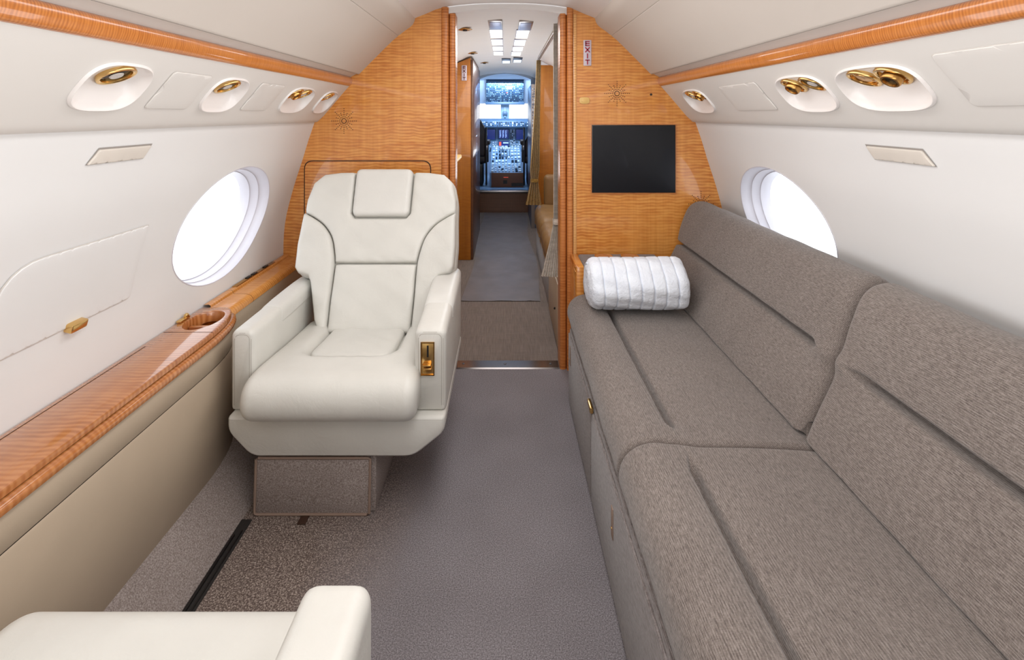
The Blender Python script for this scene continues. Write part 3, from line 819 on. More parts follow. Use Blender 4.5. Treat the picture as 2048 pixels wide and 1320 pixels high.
    obj('shoulder_panel', puff(shoulder, .030, .030, lambda u, v, h: B(u, v, h+curve(u)*.6), .013, skirt=.03, extra=wrinkle(.0019, 2), crisp=.62, gap=.001), M['leather'], root, angle=80)
    wl = [p for p in wr if p[1] < cut-.004]
    lum = [(uc, cut-.001)]+wl+[(-x, y) for x, y in wl[::-1]]+[(-uc, cut-.001)]
    obj('lumbar_panel', puff(lum, .031, .030, lambda u, v, h: B(u, v, h+.006*cos(v*9)), .013, skirt=.03, extra=wrinkle(.0020, 4), crisp=.62, gap=.001), M['leather'], root, angle=80)
    hr = roundpoly([(.127, .462), (.131, .668), (-.131, .668), (-.127, .462), (-.112, .445), (.112, .445)], [.03, .03, .03, .03, .012, .012], 5)
    obj('headrest', puff(hr, .044, .022, lambda u, v, h: B(u, v, h), .012, skirt=.06, extra=wrinkle(.0008, 5), crisp=.55, gap=.001), M['leather2'], root, angle=80)
    # arms
    def arm(x0, x1, zf, zr, yf, nm, plate):
        m = MB(); n = 9
        prof = lambda zt: roundpoly([(x0, .318), (x1, .318), (x1, zt), (x0, zt)], [.016, .016, .028, .028], 5)
        ys = [yf, yf+.003, yf+.010, yf+.022, 1.90, 2.0, 2.10, 2.20, 2.28, 2.30, 2.31]
        ds = [.012, .007, .002, 0, 0, 0, 0, 0, 0, .004, .012]
        rings = []
        for y, d in zip(ys, ds):
            zt = zf+(zr-zf)*max(0, min(1, (y-1.80)/.42)); P_ = prof(zt); q = offset_pts(P_, d if area(P_) > 0 else -d)
            rings.append([(u, y, v) for u, v in q])
        m.loft(rings); a = obj(nm, m, M['leather'], root, angle=60)
        # top pad with a notched seam
        pd = MB(); rings = []
        for y, d in ((1.925, .006), (1.928, 0), (2.0, -.0025), (2.1, -.003), (2.2, -.0025), (2.28, 0), (2.285, .006)):
            zt = zf+(zr-zf)*max(0, min(1, (y-1.80)/.42))
            P_ = roundpoly([(x0-.0015, zt-.055), (x1+.0015, zt-.055), (x1+.0015, zt+.001), (x0-.0015, zt+.001)], [.002, .002, .028, .028], 5)
            q = offset_pts(P_, d if area(P_) > 0 else -d); rings.append([(u, y, v) for u, v in q])
        pd.loft(rings); obj('arm_pad', pd, M['leather2'], a, angle=60)
        # double stitched edge on the front face
        for ins_ in (.010, .0145):
            Pz = roundpoly([(x0+ins_, .34), (x0+ins_, zf-ins_), (x1-ins_, zf-ins_), (x1-ins_, .34)], [0, .02, .02, 0], 5)
            obj('stitching', MB().tube([(u, yf+(.0005 if ins_ > .012 else .002), v) for u, v in Pz], .0009, 5), M['stitch'], a)
        return a
    arm(-.900, -.822, .585, .585, 1.712, 'armrest', False)
    a = arm(-.298, -.193, .588, .622, 1.712, 'armrest', True)
    pc = -.2525
    pl = obj('control_plate', MB().box(pc-.0215, pc+.0215, 1.706, 1.7135, .441, .548, .002), M['brass'], a, label='polished brass recline control')
    obj('slot', MB().box(pc-.0025, pc+.0035, 1.7053, 1.7065, .500, .538), M['black'], pl)
    obj('lever', MB().box(pc-.016, pc+.014, 1.689, 1.7065, .474, .482, .003).box(pc-.014, pc+.016, 1.693, 1.7065, .455, .470, .004), M['brass_d'], pl)
    obj('frame_edge', MB().box(pc-.0225, pc-.019, 1.7035, 1.707, .440, .549).box(pc+.019, pc+.0225, 1.7035, 1.707, .440, .549).box(pc-.0225, pc+.0225, 1.7035, 1.707, .440, .4435).box(pc-.0225, pc+.0225, 1.7035, 1.707, .5455, .549), M['brass_d'], pl)
    return root
def copy_tree(o, parent=None):
    c = o.copy(); COL.objects.link(c)
    if parent: c.parent = parent
    for ch in list(o.children): copy_tree(ch, c)
    return c
chair = make_chair()
near = copy_tree(chair)
near.location = (CX-.005, .553, 0); near.scale = (1, -1, 1)
near['label'] = 'ivory leather lounge chair in the near corner, only seat and one armrest showing'

# ------------------------------------------------------------------ sofa
def cushion(prof, y0, y1, r, crease=None, cd=.02, cw=.012, fade=.10, n=70, wob=.0, gather=0.0):
    """closed profile (x, z) swept along y with rounded ends; an optional crease along the length that fades near one end"""
    P = np.array(catmull(prof, 5, True))
    if area([tuple(p) for p in P]) < 0: P = P[::-1]
    t = np.roll(P, -1, 0)-np.roll(P, 1, 0); NI = np.stack([-t[:, 1], t[:, 0]], 1); NI /= np.linalg.norm(NI, axis=1)[:, None]
    L = y1-y0
    e = np.concatenate([r*(1-np.cos(np.linspace(0, PI/2, 9))), np.linspace(r, L-r, n)[1:-1], L-r*(1-np.cos(np.linspace(PI/2, 0, 9)))])
    rings = []
    dc = np.linalg.norm(P-np.array(crease), axis=1) if crease else None
    for q in e:
        ee = min(q, L-q); d = r*(1-sqrt(max(0, 1-(1-min(ee/r, 1))**2)))
        g = np.zeros(len(P))
        if crease:
            ce = min(1, max(0, (q-fade[0])/.05))*min(1, max(0, (L-q-fade[1])/.05)); ce = ce*ce*(3-2*ce)
            g = cd*ce*np.exp(-(dc/cw)**2)-.35*cd*(1-ce)*np.exp(-(dc/(cw*3.5))**2)
        if wob: g = g+wob*np.sin(q*23+P[:, 0]*11)*np.sin(q*11+P[:, 1]*19+2)
        if gather: g = g+gather*np.sin(q*160+3*np.sin(P[:, 0]*9))*np.exp(-ee/.05)*0
        Q = P+NI*(d+g)[:, None]
        rings.append([(x, y0+q, z) for x, z in Q])
    return MB().loft(rings)
sofa = thing('sofa', (.65, 1.2, 0), 'long taupe tweed sofa along the right wall', 'sofa')
seatP = [(.325, .335), (.302, .345), (.286, .372), (.286, .405), (.300, .438), (.330, .462), (.370, .472), (.405, .468), (.432, .459), (.445, .454), (.460, .456), (.50, .460), (.60, .459), (.70, .455), (.78, .449), (.86, .44), (.88, .39), (.86, .335), (.6, .33)]
YS = 1.318
for y0, y1, fade in ((YS, 2.405, (.055, -.1)), (-.55, YS, (-.1, .05))):
    obj('seat_cushion', cushion(seatP, y0, y1, .018, (.445, .454), .032, .008, fade, wob=.0012), M['sofa'], sofa, angle=70)
backP = [(.775, .452), (.775, .475), (.800, .535), (.830, .595), (.850, .635), (.858, .655), (.862, .675), (.872, .720), (.890, .775), (.912, .825), (.942, .853), (.980, .862), (1.015, .852), (1.04, .82), (1.05, .76), (1.045, .62), (1.03, .47), (.95, .45), (.85, .445)]
for y0, y1, fade in ((YS+.045, 2.64, (.06, -.1)), (-.55, YS+.045, (-.1, .06))):
    obj('back_cushion', cushion(backP, y0, y1, .040, (.858, .655), .042, .0075, fade, wob=.0015), M['sofa'], sofa, angle=70)
base = obj('base', MB().box(.292, 1.0, -.55, 2.36, 0.0, .333, .008), M['sofa_base'], sofa)
obj('base_door', MB().box(.284, .293, 1.735, 2.34, .02, .318, .004), M['sofa_base'], sofa)
obj('base_door', MB().box(.284, .293, .60, 1.728, .02, .318, .004), M['sofa_base'], sofa)
obj('latch', MB().box(.276, .288, 1.70, 1.76, .318, .338, .003), M['brass'], sofa)
for y, z in ((2.35-.08, .25), (1.38, .22), (.93, .205)):
    tb = obj('pull_tab', MB().box(.2815, .2845, y-.010, y+.010, z-.045, z+.035, .001), M['piping'], sofa)
    obj('stud', MB().lathe([(.004, 0), (.003, .002), (.0005, .0025)], (.2815, y, z-.02), (-1, 0, 0), 10), M['brass'], tb)
# end console with cup rings
con = thing('sofa_console', (.62, 2.5, 0), 'tweed and wood end console between sofa and bulkhead with brass cup rings', 'console')
obj('wood_side', MB().box(.329, .366, 2.412, 2.6395, 0, .590, .006), M['wood'], con)
obj('fabric_box', MB().box(.367, .756, 2.43, 2.6395, 0, .590, .012, 3), M['sofa_base'], con)
for x in (.488, .618):
    rg = obj('cup_ring', MB().lathe([(.044, .0), (.045, .003), (.040, .004), (.036, .002)], (x, 2.590, .590), (0, 0, 1), 32), M['brass'], con)
    obj('cup_well', MB().lathe([(.037, .0025), (.001, .0022)], (x, 2.590, .590), (0, 0, 1), 32), M['wood_ledge'], rg)
obj('pocket_trim', MB().tube([(.3275, 2.43, .582), (.3275, 2.63, .588)], .0022, 8).tube([(.3275, 2.43, .560), (.3275, 2.63, .578)], .0022, 8), M['brass'], con)

# rolled blanket
def blanket():
    bx0, bx1, yc, zc, R = .352, .752, 2.222, .5785, .1045
    r = thing('rolled_blanket', (.575, yc, zc-R), 'rolled white plush blanket with stitched bands at the sofa end', 'blanket')
    m = MB(); nb = 8; rings = []; L = bx1-bx0; n = 64
    xs = []
    for b in range(nb):
        xs += [bx0+L*(b+t)/nb for t in (0, .03, .08, .2, .5, .8, .92, .97)]
    xs.append(bx1)
    for x in xs:
        q = (x-bx0)/L*nb; f = q-math.floor(q+1e-9); dd = min(f, 1-f); e = min(x-bx0, bx1-x)
        rr = R*(.985+.015*min(1, dd/.12)) - .0045*math.exp(-(dd/.04)**2)*(1 if 0.01 < e else 0)
        er = .03; rr -= er*(1-sqrt(max(0, 1-(1-min(e/er, 1))**2)))*.9
        ring = []
        for k in range(n):
            a = 2*PI*k/n
            w = .0026*sin(5*a+x*9)+.0018*sin(11*a-x*23+1)
            rz = rr*(.985 if sin(a) < -.8 else 1.0)
            ring.append((x+.004*sin(3*a+1)*0+.003*sin(2*a), yc+(rz+w)*cos(a)*1.22, max(.4745, zc+(rz+w)*sin(a))))
        rings.append(ring)
    m.loft(rings, cap=False)
    for x, ring in ((bx0, rings[0]), (bx1, rings[-1])):
        cc = np.array(ring).mean(0); sg = -1 if x == bx0 else 1
        rr = [[tuple(cc+(np.array(p)-cc)*k+np.array([sg*o, 0, 0])) for p in ring] for k, o in ((1, 0), (.9, .006), (.7, .004), (.55, .008), (.3, .003), (.05, .006))]
        m.loft(rr, cap=False); m.add(rr[-1], [tuple(range(n))])
    obj('roll', m, M['blanket'], r, angle=80)
    # spiral edge on the open end
    sp2 = [(bx0-.001, yc+(.02+.056*t)*1.22*cos(t*14), zc+(.02+.060*t)*sin(t*14)) for t in np.linspace(0, 1, 60)]
    obj('spiral_fold', MB().tube(sp2, .004, 6), M['blanket'], r)
blanket()

# ------------------------------------------------------------------ forward lobby
struct('floor_forward', MB().box(-1.0, 1.0, 2.66, 6.95, -.03, -.001), M['weave'])
run = MB(); ys = np.linspace(3.62, 6.90, 60); xs = np.linspace(-.285, .262, 20)
run.loft([[(x+.018*sin(y*3.1)*(abs(x)>.2), y, .003+.004*max(0,sin(y*13+3*sin(x*8)))*max(0,sin(x*22+y*4))+.0035*max(0, sin(x*37+y*9))*max(0, sin(y*21+x*8))+(.006*math.exp(-((y-4.75-.1*sin(x*12))/.04)**2))) for x in xs] for y in ys], cap=False, close=False)
tag(obj('floor_runner', run, M['vinyl'], angle=80), 'grey wrinkled film runner on the forward aisle floor', 'runner')
lw = [(1.02, 0), (1.04, .5), (1.04, 1.2), (1.0, 1.70)]
struct('wall_forward_left', swept(lw, 2.70, 6.95, -1), M['cream_wall'])
struct('wall_forward_right', swept(lw, 2.70, 6.95, 1), M['cream_wall'])
fc = catmull([(1.03, 1.66), (.56, 1.715), (.40, 1.775), (.33, 1.808), (.2, 1.835), (0, 1.85)], 4)
struct('ceiling_forward', swept([(-x, z) for x, z in fc]+[(x, z) for x, z in fc[::-1][1:]], 2.70, 7.05), M['ceil_mid'])

# ceiling lights and vents
def czf(x): return float(np.interp(abs(x), [p[0] for p in fc[::-1]], [p[1] for p in fc[::-1]]))
ord_ = ['nearest', 'second', 'third', 'farthest']
for sx, xc, row in ((-1, -.060, 'left'), (1, .118, 'right')):
    for i, (y0, y1) in enumerate(((3.39, 3.72), (3.82, 4.12), (4.21, 4.46), (4.55, 4.80))):
        xx = xc-(.006*i if sx > 0 else 0); z = czf(xx)-.003
        r = thing('ceiling_light', (xx, (y0+y1)/2, z), '%s glowing square light in the %s row of the lobby ceiling' % (ord_[i], row), 'ceiling light', 'glowing squares in the lobby ceiling')
        obj('frame', MB().box(xx-.044, xx+.044, y0-.008, y1+.008, z-.002, z+.004, .001), M['vent'], r)
        obj('diffuser', MB().box(xx-.041, xx+.041, y0, y1, z-.006, z-.0015, .002), M['lamp'], r)
for xx, row in ((-.058, 'left'), (.125, 'right')):
    z = czf(xx)-.003
    r = thing('ceiling_vent', (xx, 3.2, z), 'grey square ceiling vent before the %s row of lights' % row, 'vent', 'ceiling vents')
    obj('frame', MB().box(xx-.042, xx+.042, 3.06, 3.36, z-.005, z+.003, .002), M['steel'], r)
    obj('grille', MB().box(xx-.034, xx+.034, 3.09, 3.33, z-.008, z-.004, .001), M['vent'], r)
for xx, y, lab in ((.012, 5.35, 'left'), (.125, 5.2, 'right')):
    z = czf(xx)-.003
    r = thing('spot_light', (xx, y, z), 'small dark framed ceiling light beyond the %s light row' % lab, 'ceiling light', 'small framed lights before the cockpit')
    obj('frame', MB().box(xx-.045, xx+.045, y-.22, y+.22, z-.004, z+.003, .002), M['track'], r)
    obj('diffuser', MB().box(xx-.038, xx+.038, y-.02, y+.20, z-.007, z-.003, .001), M['lamp_dim'], r)
for px, py, Y, lab in ((930, 55, 3.25, 'nearest brass latch on the left lobby ceiling'), (945, 101, 4.45, 'middle brass latch on the left lobby ceiling'), (969, 127, 5.4, 'farthest latch on the lobby ceiling near the cockpit')):
    xx = (px-1010)*Y/1046; z = czf(xx)-.004
    r = thing('ceiling_latch', (xx, Y, z), lab, 'latch', 'brass ceiling latches')
    obj('plate', MB().prism(superell(xx, Y, .045, .05, 1.3, 24), 'Z', z-.006, z, .001), M['brass_d'], r)
    obj('button', MB().lathe([(.016, 0), (.014, .006), (.001, .007)], (xx, Y, z-.006), (0, 0, -1), 14), M['black'], r)

# galley cabinet on the left
gal = thing('galley_cabinet', (-.62, 5.2, 0), 'tall amber wood cabinet on the left of the lobby', 'cabinet')
obj('carcass', MB().box(-.90, -.305, 4.65, 5.90, 0, 1.645, .004), M['wood_gold'], gal)
obj('corner_post', MB().box(-.306, -.283, 4.66, 5.90, 0, 1.785, .004), M['wood_dark'], gal, label='dark glossy corner post')
obj('top_panel', MB().prism([(-.90, 1.643), (-.306, 1.643), (-.306, 1.80), (-.40, 1.762), (-.55, 1.706), (-.90, 1.662)], 'Y', 4.652, 5.90), M['wood_gold'], gal)
exit_sign((928.5-1010)*4.65/1046, CZ+(230-146)*4.65/1046, .046, .135, 4.65, M['sign'], M['maroon'], 'small faded vertical exit sign on the amber lobby cabinet')
cnt = thing('galley_counter', (-.6, 3.9, 0), 'pale galley counter tip showing past the left door frame', 'counter')
obj('top', MB().box(-.90, -.335, 3.5, 4.05, .955, .985, .008), M['cream'], cnt)
obj('cabinet_body', MB().box(-.88, -.40, 3.5, 4.03, 0, .955, .004), M['wood_gold'], cnt)

# avionics racks
def rack(x0, x1, y0, y1, lab):
    r = thing('equipment_rack', ((x0+x1)/2, (y0+y1)/2, 0), lab, 'equipment rack', 'equipment racks flanking the cockpit entrance')
    obj('cabinet', MB().box(x0, x1, y0, y1, 0, 1.64, .004), M['rack'], r)
    xi = x1 if x0 < 0 else x0; sg = 1 if x0 < 0 else -1
    e = MB(); e.box(min(xi, xi-sg*.04), max(xi, xi-sg*.04), y0-.012, y0, 0, 1.64); obj('edge_post', e, M['steel'], r)
    m = MB(); m2 = MB()
    for k in range(42):
        z = .35+k*.030
        for q in range(2):
            a = xi-sg*(.008+.016*q+random.random()*.004)
            (m if random.random() < .6 else m2).box(min(a, a-sg*.010), max(a, a-sg*.010), y0-.018, y0-.012, z, z+.008+.012*random.random())
    obj('module_fronts', m, M['cock_d'], r); obj('indicator_rows', m2, M['knob'], r)
    return r
rack(-.92, -.335, 5.96, 6.90, 'blue grey equipment rack left of the cockpit entrance')
rack(.300, .92, 5.96, 6.90, 'blue grey equipment rack behind the gold curtain')

# wood partition right
struct('wall_lobby_right', MB().box(.315, .95, 4.92, 4.97, 0, 1.76, .004), M['wood_gold'])
# divan
dv = thing('lobby_divan', (.55, 4.1, 0), 'tan leather divan on the right of the lobby', 'sofa')
obj('base', MB().box(.292, .90, 3.46, 4.88, 0, .30, .01), M['sofa_base'], dv)
dP = [(.30, .30), (.276, .33), (.272, .39), (.290, .44), (.34, .465), (.50, .462), (.80, .45), (.84, .38), (.80, .30), (.55, .295)]
for y0, y1 in ((3.46, 4.14), (4.15, 4.88)):
    obj('seat_cushion', cushion(dP, y0, y1, .07, None, n=24, wob=.004), M['tan'], dv, angle=70)
obj('back_cushion', MB().box(.36, .86, 4.80, 4.90, .44, .74, .04, 4), M['tan'], dv)
dB = [(.70, .44), (.69, .52), (.74, .70), (.80, .76), (.86, .75), (.88, .60), (.87, .45), (.78, .43)]
obj('back_cushion', cushion(dB, 3.46, 4.78, .05, None, n=24, wob=.003), M['tan'], dv, angle=70)
lc = thing('low_cabinet', (.55, 3.1, 0), 'low taupe cabinet just beyond the right door frame', 'cabinet')
obj('body', MB().box(.292, .90, 2.80, 3.44, 0, .40, .008), M['panel_leather'], lc)
obj('door_panel', MB().box(.284, .2925, 2.84, 3.40, .03, .37, .004), M['panel_leather'], lc)
obj('knob', MB().lathe([(.006, 0), (.007, .006), (.001, .01)], (.284, 2.95, .2), (-1, 0, 0), 12), M['black'], lc)

# curtains and rail
tag(obj('curtain_rail', MB().box(.292, .300, 2.86, 4.86, 1.787, 1.797, .002).box(.306, .314, 2.86, 4.86, 1.787, 1.797, .002), M['steel']), 'metal curtain rail along the right lobby ceiling', 'rail')
def curtain(nm, xs, y, mat, lab, n=60, amp=.012, folds=6, tie=None, flat=1.0):
    """xs: list of (z, x_left, x_right); gathered cloth with folds"""
    r = thing(nm, ((xs[0][1]+xs[0][2])/2, y, xs[-1][0]), lab, 'curtain', 'tied back lobby curtains')
    zz = np.array([a[0] for a in xs][::-1]); xl = np.array([a[1] for a in xs][::-1]); xr = np.array([a[2] for a in xs][::-1])
    Z = np.linspace(xs[0][0], xs[-1][0], 50); rings = []
    for z in Z:
        l, q = np.interp(z, zz, xl), np.interp(z, zz, xr)
        w = q-l
        ring = []
        for k in range(n):
            t = k/(n-1); ring.append((l+w*t, y+min(amp, w*.25)*sin(folds*2*PI*t+z*1.3)+.006*sin(3*t+z*5), z))
        rings.append(ring)
    m = MB().loft(rings, cap=False, close=False)
    c = obj('cloth', m, mat, r, angle=80)
    if tie:
        l, q = np.interp(tie, zz, xl), np.interp(tie, zz, xr)
        o = MB(); o.loft([[((l+q)/2+((q-l)/2+.004)*cos(a), y+.018*sin(a), z) for a in np.linspace(0, 2*PI, 20)[:-1]] for z in (tie+.016, tie-.016)], cap=False)
        obj('tie_band', o, mat, r)
    return r
curtain('lobby_curtain', [(1.785, .285, .325), (1.3, .262, .318), (.80, .225, .315), (.70, .232, .300), (.60, .212, .312), (.478, .185, .330)], 4.72, M['gold_cloth'], 'gold curtain tied back beside the cockpit entrance', folds=5, tie=.70)
curtain('lobby_curtain', [(1.785, .262, .30), (1.0, .262, .30), (.73, .262, .30), (.71, .262, .298), (.62, .245, .305), (.415, .196, .315)], 2.83, M['grey_cloth'], 'grey striped curtain tied back behind the right door frame', folds=9, amp=.006, tie=.715)

# ------------------------------------------------------------------ cockpit
struct('floor_cockpit', MB().box(-.95, .95, 6.95, 9.0, .24, .285), M['cock_m'])
struct('wall_cockpit_step', MB().box(-.95, .95, 6.93, 6.951, -.03, .262), M['wood_dark'])
struct('trim_8', MB().box(-.95, .95, 6.90, 6.99, .262, .292, .008), M['steel'])
cs = [(-.95, -.03), (-.95, 1.95), (.95, 1.95), (.95, -.03), (.345, -.03), (.345, 1.765)]
arc = [(x, 1.765+.075*(1-(x/.345)**2)) for x in np.linspace(.345, -.39, 15)]
struct('wall_cockpit', MB().prism(cs+arc+[(-.39, -.03)], 'Y', 6.96, 7.02), M['cock'])
# shell of the cockpit with openings for glass
sh = MB()
sh.box(-.95, -.90, 7.0, 9.0, .25, 1.20).box(.90, .95, 7.0, 9.0, .25, 1.20)
sh.box(-.95, -.90, 7.0, 7.7, 1.20, 1.9).box(.90, .95, 7.0, 7.7, 1.20, 1.9)
sh.box(-.95, .95, 8.95, 9.0, .25, 1.20)
struct('wall_cockpit_shell', sh, M['cock'])
roof = MB().prism([(7.0, 1.84), (7.7, 1.80), (8.45, 1.475), (8.47, 1.50), (7.7, 1.88), (7.0, 1.90)], 'X', -.95, .95)
struct('ceiling_cockpit', roof, M['cock'])
w7 = struct('window_7', MB().prism([(-.062, 1.17), (.062, 1.17), (.072, 1.50), (-.072, 1.50)], 'Y', 8.5, 8.56, .005).box(-.90, -.86, 8.5, 8.56, 1.17, 1.5).box(.86, .90, 8.5, 8.56, 1.17, 1.5), M['cock_m'])
obj('pane', MB().box(-.86, -.06, 8.525, 8.53, 1.18, 1.485), M['glass'], w7); obj('pane', MB().box(.06, .86, 8.525, 8.53, 1.18, 1.485), M['glass'], w7)
cmp_ = thing('standby_compass', (0, 8.48, 1.3), 'small compass on the windshield centre post', 'compass')
obj('mount', MB().box(-.015, .015, 8.46, 8.50, 1.25, 1.42, .003), M['cock_m'], cmp_); obj('body', MB().box(-.035, .035, 8.42, 8.47, 1.29, 1.35, .01), M['cock_d'], cmp_)

def buttons(nx, nz, P, w, h, dens=1.0, jitter=.25, d=.006):
    """P(u, v) -> frame point on a panel; returns pale and dark button meshes"""
    a, b = MB(), MB()
    for i in range(nx):
        for j in range(nz):
            if random.random() > dens: continue
            u = (i+.5+jitter*(random.random()-.5))/nx; v = (j+.5+jitter*(random.random()-.5))/nz
            m = a if random.random() < .55 else b
            p = P(u, v); ww = w*(.6+.6*random.random()); hh = h*(.6+.6*random.random())
            p0, px, pz, pn = [Vector(q) for q in p]
            vs = [p0+px*(sx*ww/2)+pz*(sz*hh/2)+pn*(d*k) for k in (0, 1) for sx, sz in ((-1, -1), (1, -1), (1, 1), (-1, 1))]
            m.add([q[:] for q in vs], [(4, 5, 6, 7), (0, 1, 5, 4), (1, 2, 6, 5), (2, 3, 7, 6), (3, 0, 4, 7)])
    return a, b
def keys(nm, nx, nz, P, w, h, dens, d, parent, dark=.45):
    for i in range(nx):
        for j in range(nz):
            if random.random() > dens: continue
            a, b = buttons(1, 1, lambda u, v: P((i+u)/nx, (j+v)/nz), w, h, 1.0, d=d)
            m = a if a.v else b; q = random.random()
            obj(nm, m, M['knob_d'] if q < dark else (M['knob'] if q < dark+.45 else M['cock']), parent)
# overhead panel
oh = thing('overhead_panel', (0, 7.9, 1.55), 'blue grey overhead switch panel above the windshield', 'control panel')
y0, z0, y1, z1 = 7.58, 1.775, 8.30, 1.495
def OP(u, v, out=0):
    hw = .275+.02*(1-v); y = y0+(y1-y0)*(1-v); z = z0+(z1-z0)*(1-v)-.0
    nn = Vector((0, (z1-z0), -(y1-y0))).normalized()
    return ((u*2-1)*hw, y, z), (1, 0, 0), Vector((0, y0-y1, z0-z1)).normalized()[:], nn[:]
c4 = [OP(0, 0)[0], OP(1, 0)[0], OP(1, 1)[0], OP(0, 1)[0]]
nn = Vector(OP(0, 0)[3])
mb = MB(); mb.add([tuple(Vector(p)+nn*k) for k in (-.06, .0) for p in c4], [(4, 5, 6, 7), (0, 1, 5, 4), (1, 2, 6, 5), (2, 3, 7, 6), (3, 0, 4, 7)])
obj('panel_plate', mb, M['cock_d'], oh)
a, b = buttons(22, 11, OP, .014, .022, .9); obj('switch_rows', a, M['cock_m'], oh); obj('switch_rows', b, M['knob_d'], oh)
mb = MB(); p, px, pz, pn = OP(.62, .74); p = Vector(p)+Vector(pn)*.008
mb.add([tuple(p+Vector(px)*a_*.04+Vector(pz)*b_*.05) for a_, b_ in ((-1, -1), (1, -1), (1, 1), (-1, 1))], [(0, 1, 2, 3)]); obj('placard', mb, M['knob'], oh)
mb = MB(); p, px, pz, pn = OP(.55, .50); p = Vector(p)+Vector(pn)*.008
mb.add([tuple(p+Vector(px)*a_*.012+Vector(pz)*b_*.015) for a_, b_ in ((-1, -1), (1, -1), (1, 1), (-1, 1))], [(0, 1, 2, 3)]); obj('warning_light', mb, M['disp_r'], oh)
obj('lower_lip', MB().box(-.31, .31, 8.27, 8.33, 1.455, 1.50, .01), M['cock_d'], oh)

# instrument panel
ins = thing('instrument_panel', (0, 8.4, .7), 'cockpit instrument panel with navy displays below the windshield', 'instrument panel')
obj('panel_plate', MB().box(-.86, .86, 8.38, 8.46, .70, 1.12, .005), M['cock_m'], ins)
obj('glareshield', MB().prism([(8.12, 1.10), (8.12, 1.20), (8.2, 1.235), (8.49, 1.225), (8.49, 1.10)], 'X', -.86, .86, .01), M['cock_d'], ins)
def GP(u, v): return ((u*2-1)*.5, 8.118, 1.115+.075*v), (1, 0, 0), (0, 0, 1), (0, -1, 0)
a, b = buttons(30, 3, GP, .018, .014, .85); obj('mode_buttons', a, M['knob'], ins); obj('mode_buttons', b, M['knob_d'], ins)
def display(x0, x1, z0, z1, marks=0):
    f = obj('display', MB().box(x0, x1, 8.368, 8.382, z0, z1, .004), M['cock_d'], ins)
    obj('display_glass', MB().box(x0+.014, x1-.014, 8.365, 8.369, z0+.014, z1-.014), M['disp'], f)
    if marks:
        m = MB()
        for i in range(3):
            for j in range(6):
                xx = x0+.028+i*(x1-x0-.05)/3; zc = z0+.028+j*(z1-z0-.05)/6
                m.box(xx, xx+.022*(.6+.5*random.random()), 8.3635, 8.365, zc, zc+.012)
                m.box(xx+.012, xx+.026, 8.3635, 8.365, zc+.016, zc+.020)
        obj('readouts', m, M['disp_t'], f)
display(-.30, -.145, .885, 1.07); display(-.115, .070, .900, 1.07, 1); display(.165, .32, .885, 1.07); display(-.115, .07, .715, .885, 0)
obj('radar_page', MB().box(-.095, -.06, 8.3605, 8.3652, .80, .86), M['disp_r'], ins); obj('tape_page', MB().box(-.03, .055, 8.3605, 8.3652, .835, .855), M['disp_t'], ins)
def IP(u, v): return (.085+.07*u, 8.378, .72+.34*v), (1, 0, 0), (0, 0, 1), (0, -1, 0)
a, b = buttons(3, 12, IP, .018, .018, .95); obj('radio_keys', a, M['knob'], ins); obj('radio_keys', b, M['knob_d'], ins)
def IQ(u, v): return ((u*2-1)*.34, 8.376, .70+.17*v), (1, 0, 0), (0, 0, 1), (0, -1, 0)
keys('gear_key', 16, 5, IQ, .022, .017, .9, .004, ins, .4)

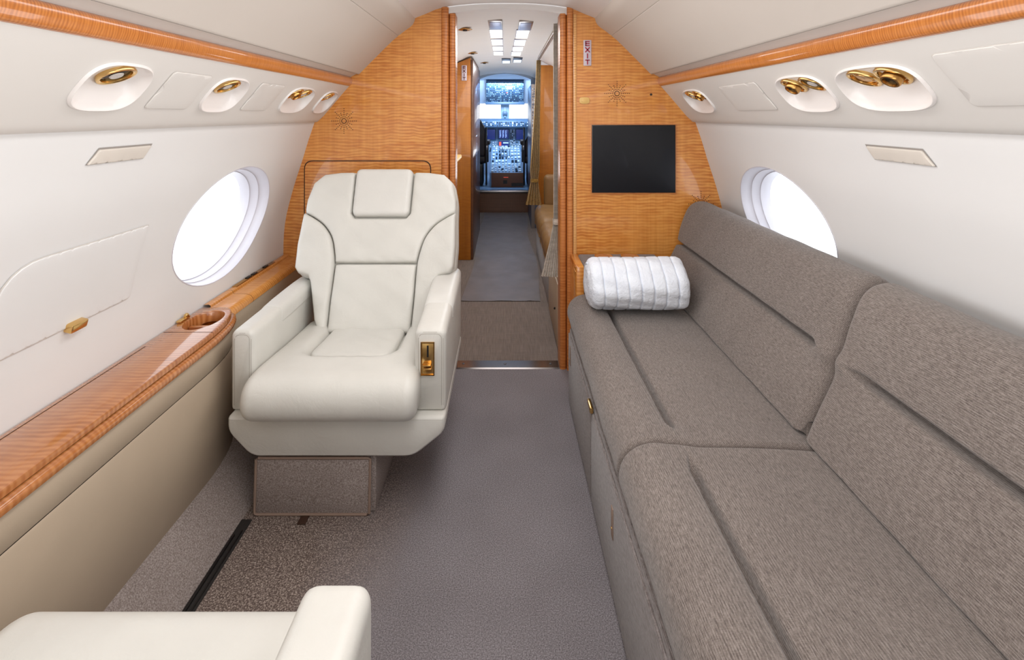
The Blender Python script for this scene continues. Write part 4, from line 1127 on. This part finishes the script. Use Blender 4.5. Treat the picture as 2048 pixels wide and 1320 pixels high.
# centre pedestal
pe = thing('center_console', (0, 7.8, .285), 'centre pedestal with brown front, levers and key blocks between pilot seats', 'control console')
obj('pedestal_body', MB().prism([(7.30, .285), (7.30, .485), (7.75, .56), (8.15, .74), (8.36, .80), (8.36, .285)], 'X', -.215, .245, .01), M['cock_m'], pe)
obj('front_cover', MB().box(-.19, .255, 7.27, 7.30, .286, .485, .006), M['brown'], pe)
obj('outlet', MB().box(-.025, .03, 7.265, 7.271, .335, .385), M['black'], pe); obj('step_pocket', MB().box(.09, .25, 7.265, 7.271, .30, .345), M['black'], pe)
obj('red_marking', MB().box(-.02, .045, 7.266, 7.271, .42, .428), M['disp_r'], pe)
pts = [(7.30, .488), (7.75, .563), (8.15, .743), (8.36, .803)]
def PD(u, v):
    y = 7.30+1.04*v; z = float(np.interp(y, [p[0] for p in pts], [p[1] for p in pts])); dz = float(np.interp(y+.05, [p[0] for p in pts], [p[1] for p in pts]))-float(np.interp(y-.05, [p[0] for p in pts], [p[1] for p in pts]))
    t = Vector((0, .1, dz)).normalized(); nrm = Vector((1, 0, 0)).cross(t)
    return (-.20+.43*u, y, z), (1, 0, 0), t[:], nrm[:]
keys('key_block', 9, 11, PD, .030, .046, .95, .016, pe, .25)
for x in (-.06, -.02, .03, .07):
    obj('throttle_lever', MB().tube([(x, 7.98, .66), (x, 7.93, .75), (x, 7.92, .78)], [.007, .007, .007], 8).box(x-.016, x+.016, 7.895, 7.94, .765, .80, .008), M['knob'], pe)

# pilot seats
def pilot_seat(cx, sg, lab, back_top):
    r = thing('pilot_seat', (cx, 7.5, .285), lab, 'pilot seat', 'dark brown pilot seats')
    b_ = roundpoly([(-.23, .70), (.23, .70), (.235, back_top-.20), (.14, back_top-.03), (-.14, back_top-.03), (-.235, back_top-.20)], .05)
    obj('backrest', MB().prism([(cx+x, z) for x, z in b_], 'Y', 7.38, 7.48, .03, 4), M['seatbrown'], r)
    obj('headrest', MB().box(cx-.12, cx+.12, 7.39, 7.47, back_top-.06, back_top+.06, .03, 4), M['seatbrown'], r)
    obj('seat_pan', MB().box(cx-.24, cx+.24, 7.40, 7.92, .60, .72, .04, 4), M['seatbrown'], r)
    for q in (-1, 1):
        a = obj('armrest', MB().box(cx+q*.255-.03, cx+q*.255+.03, 7.42, 7.80, .86, .93, .02, 3), M['seatbrown'], r)
        obj('arm_support', MB().box(cx+q*.255-.012, cx+q*.255+.012, 7.42, 7.48, .62, .88, .006), M['black'], a)
    obj('base', MB().box(cx-.19, cx+.19, 7.40, 7.85, .287, .60, .02), M['black'], r)
    xi = cx+sg*.235
    obj('side_frame', MB().prism([(7.36, .30), (7.36, 1.0), (7.40, 1.12), (7.46, 1.1), (7.50, .30)], 'X', xi-.012, xi+.012, .004), M['black'], r)
    obj('buckle', MB().box(xi+sg*.01-.01, xi+sg*.01+.01, 7.35, 7.37, .80, .86, .003), M['steel'], r)
pilot_seat(-.50, 1, 'dark brown left pilot seat beside the centre pedestal', 1.28)
pilot_seat(.505, -1, 'dark brown right pilot seat beside the centre pedestal', 1.10)
for o in bpy.data.objects:
    if '_org' in o: del o['_org']
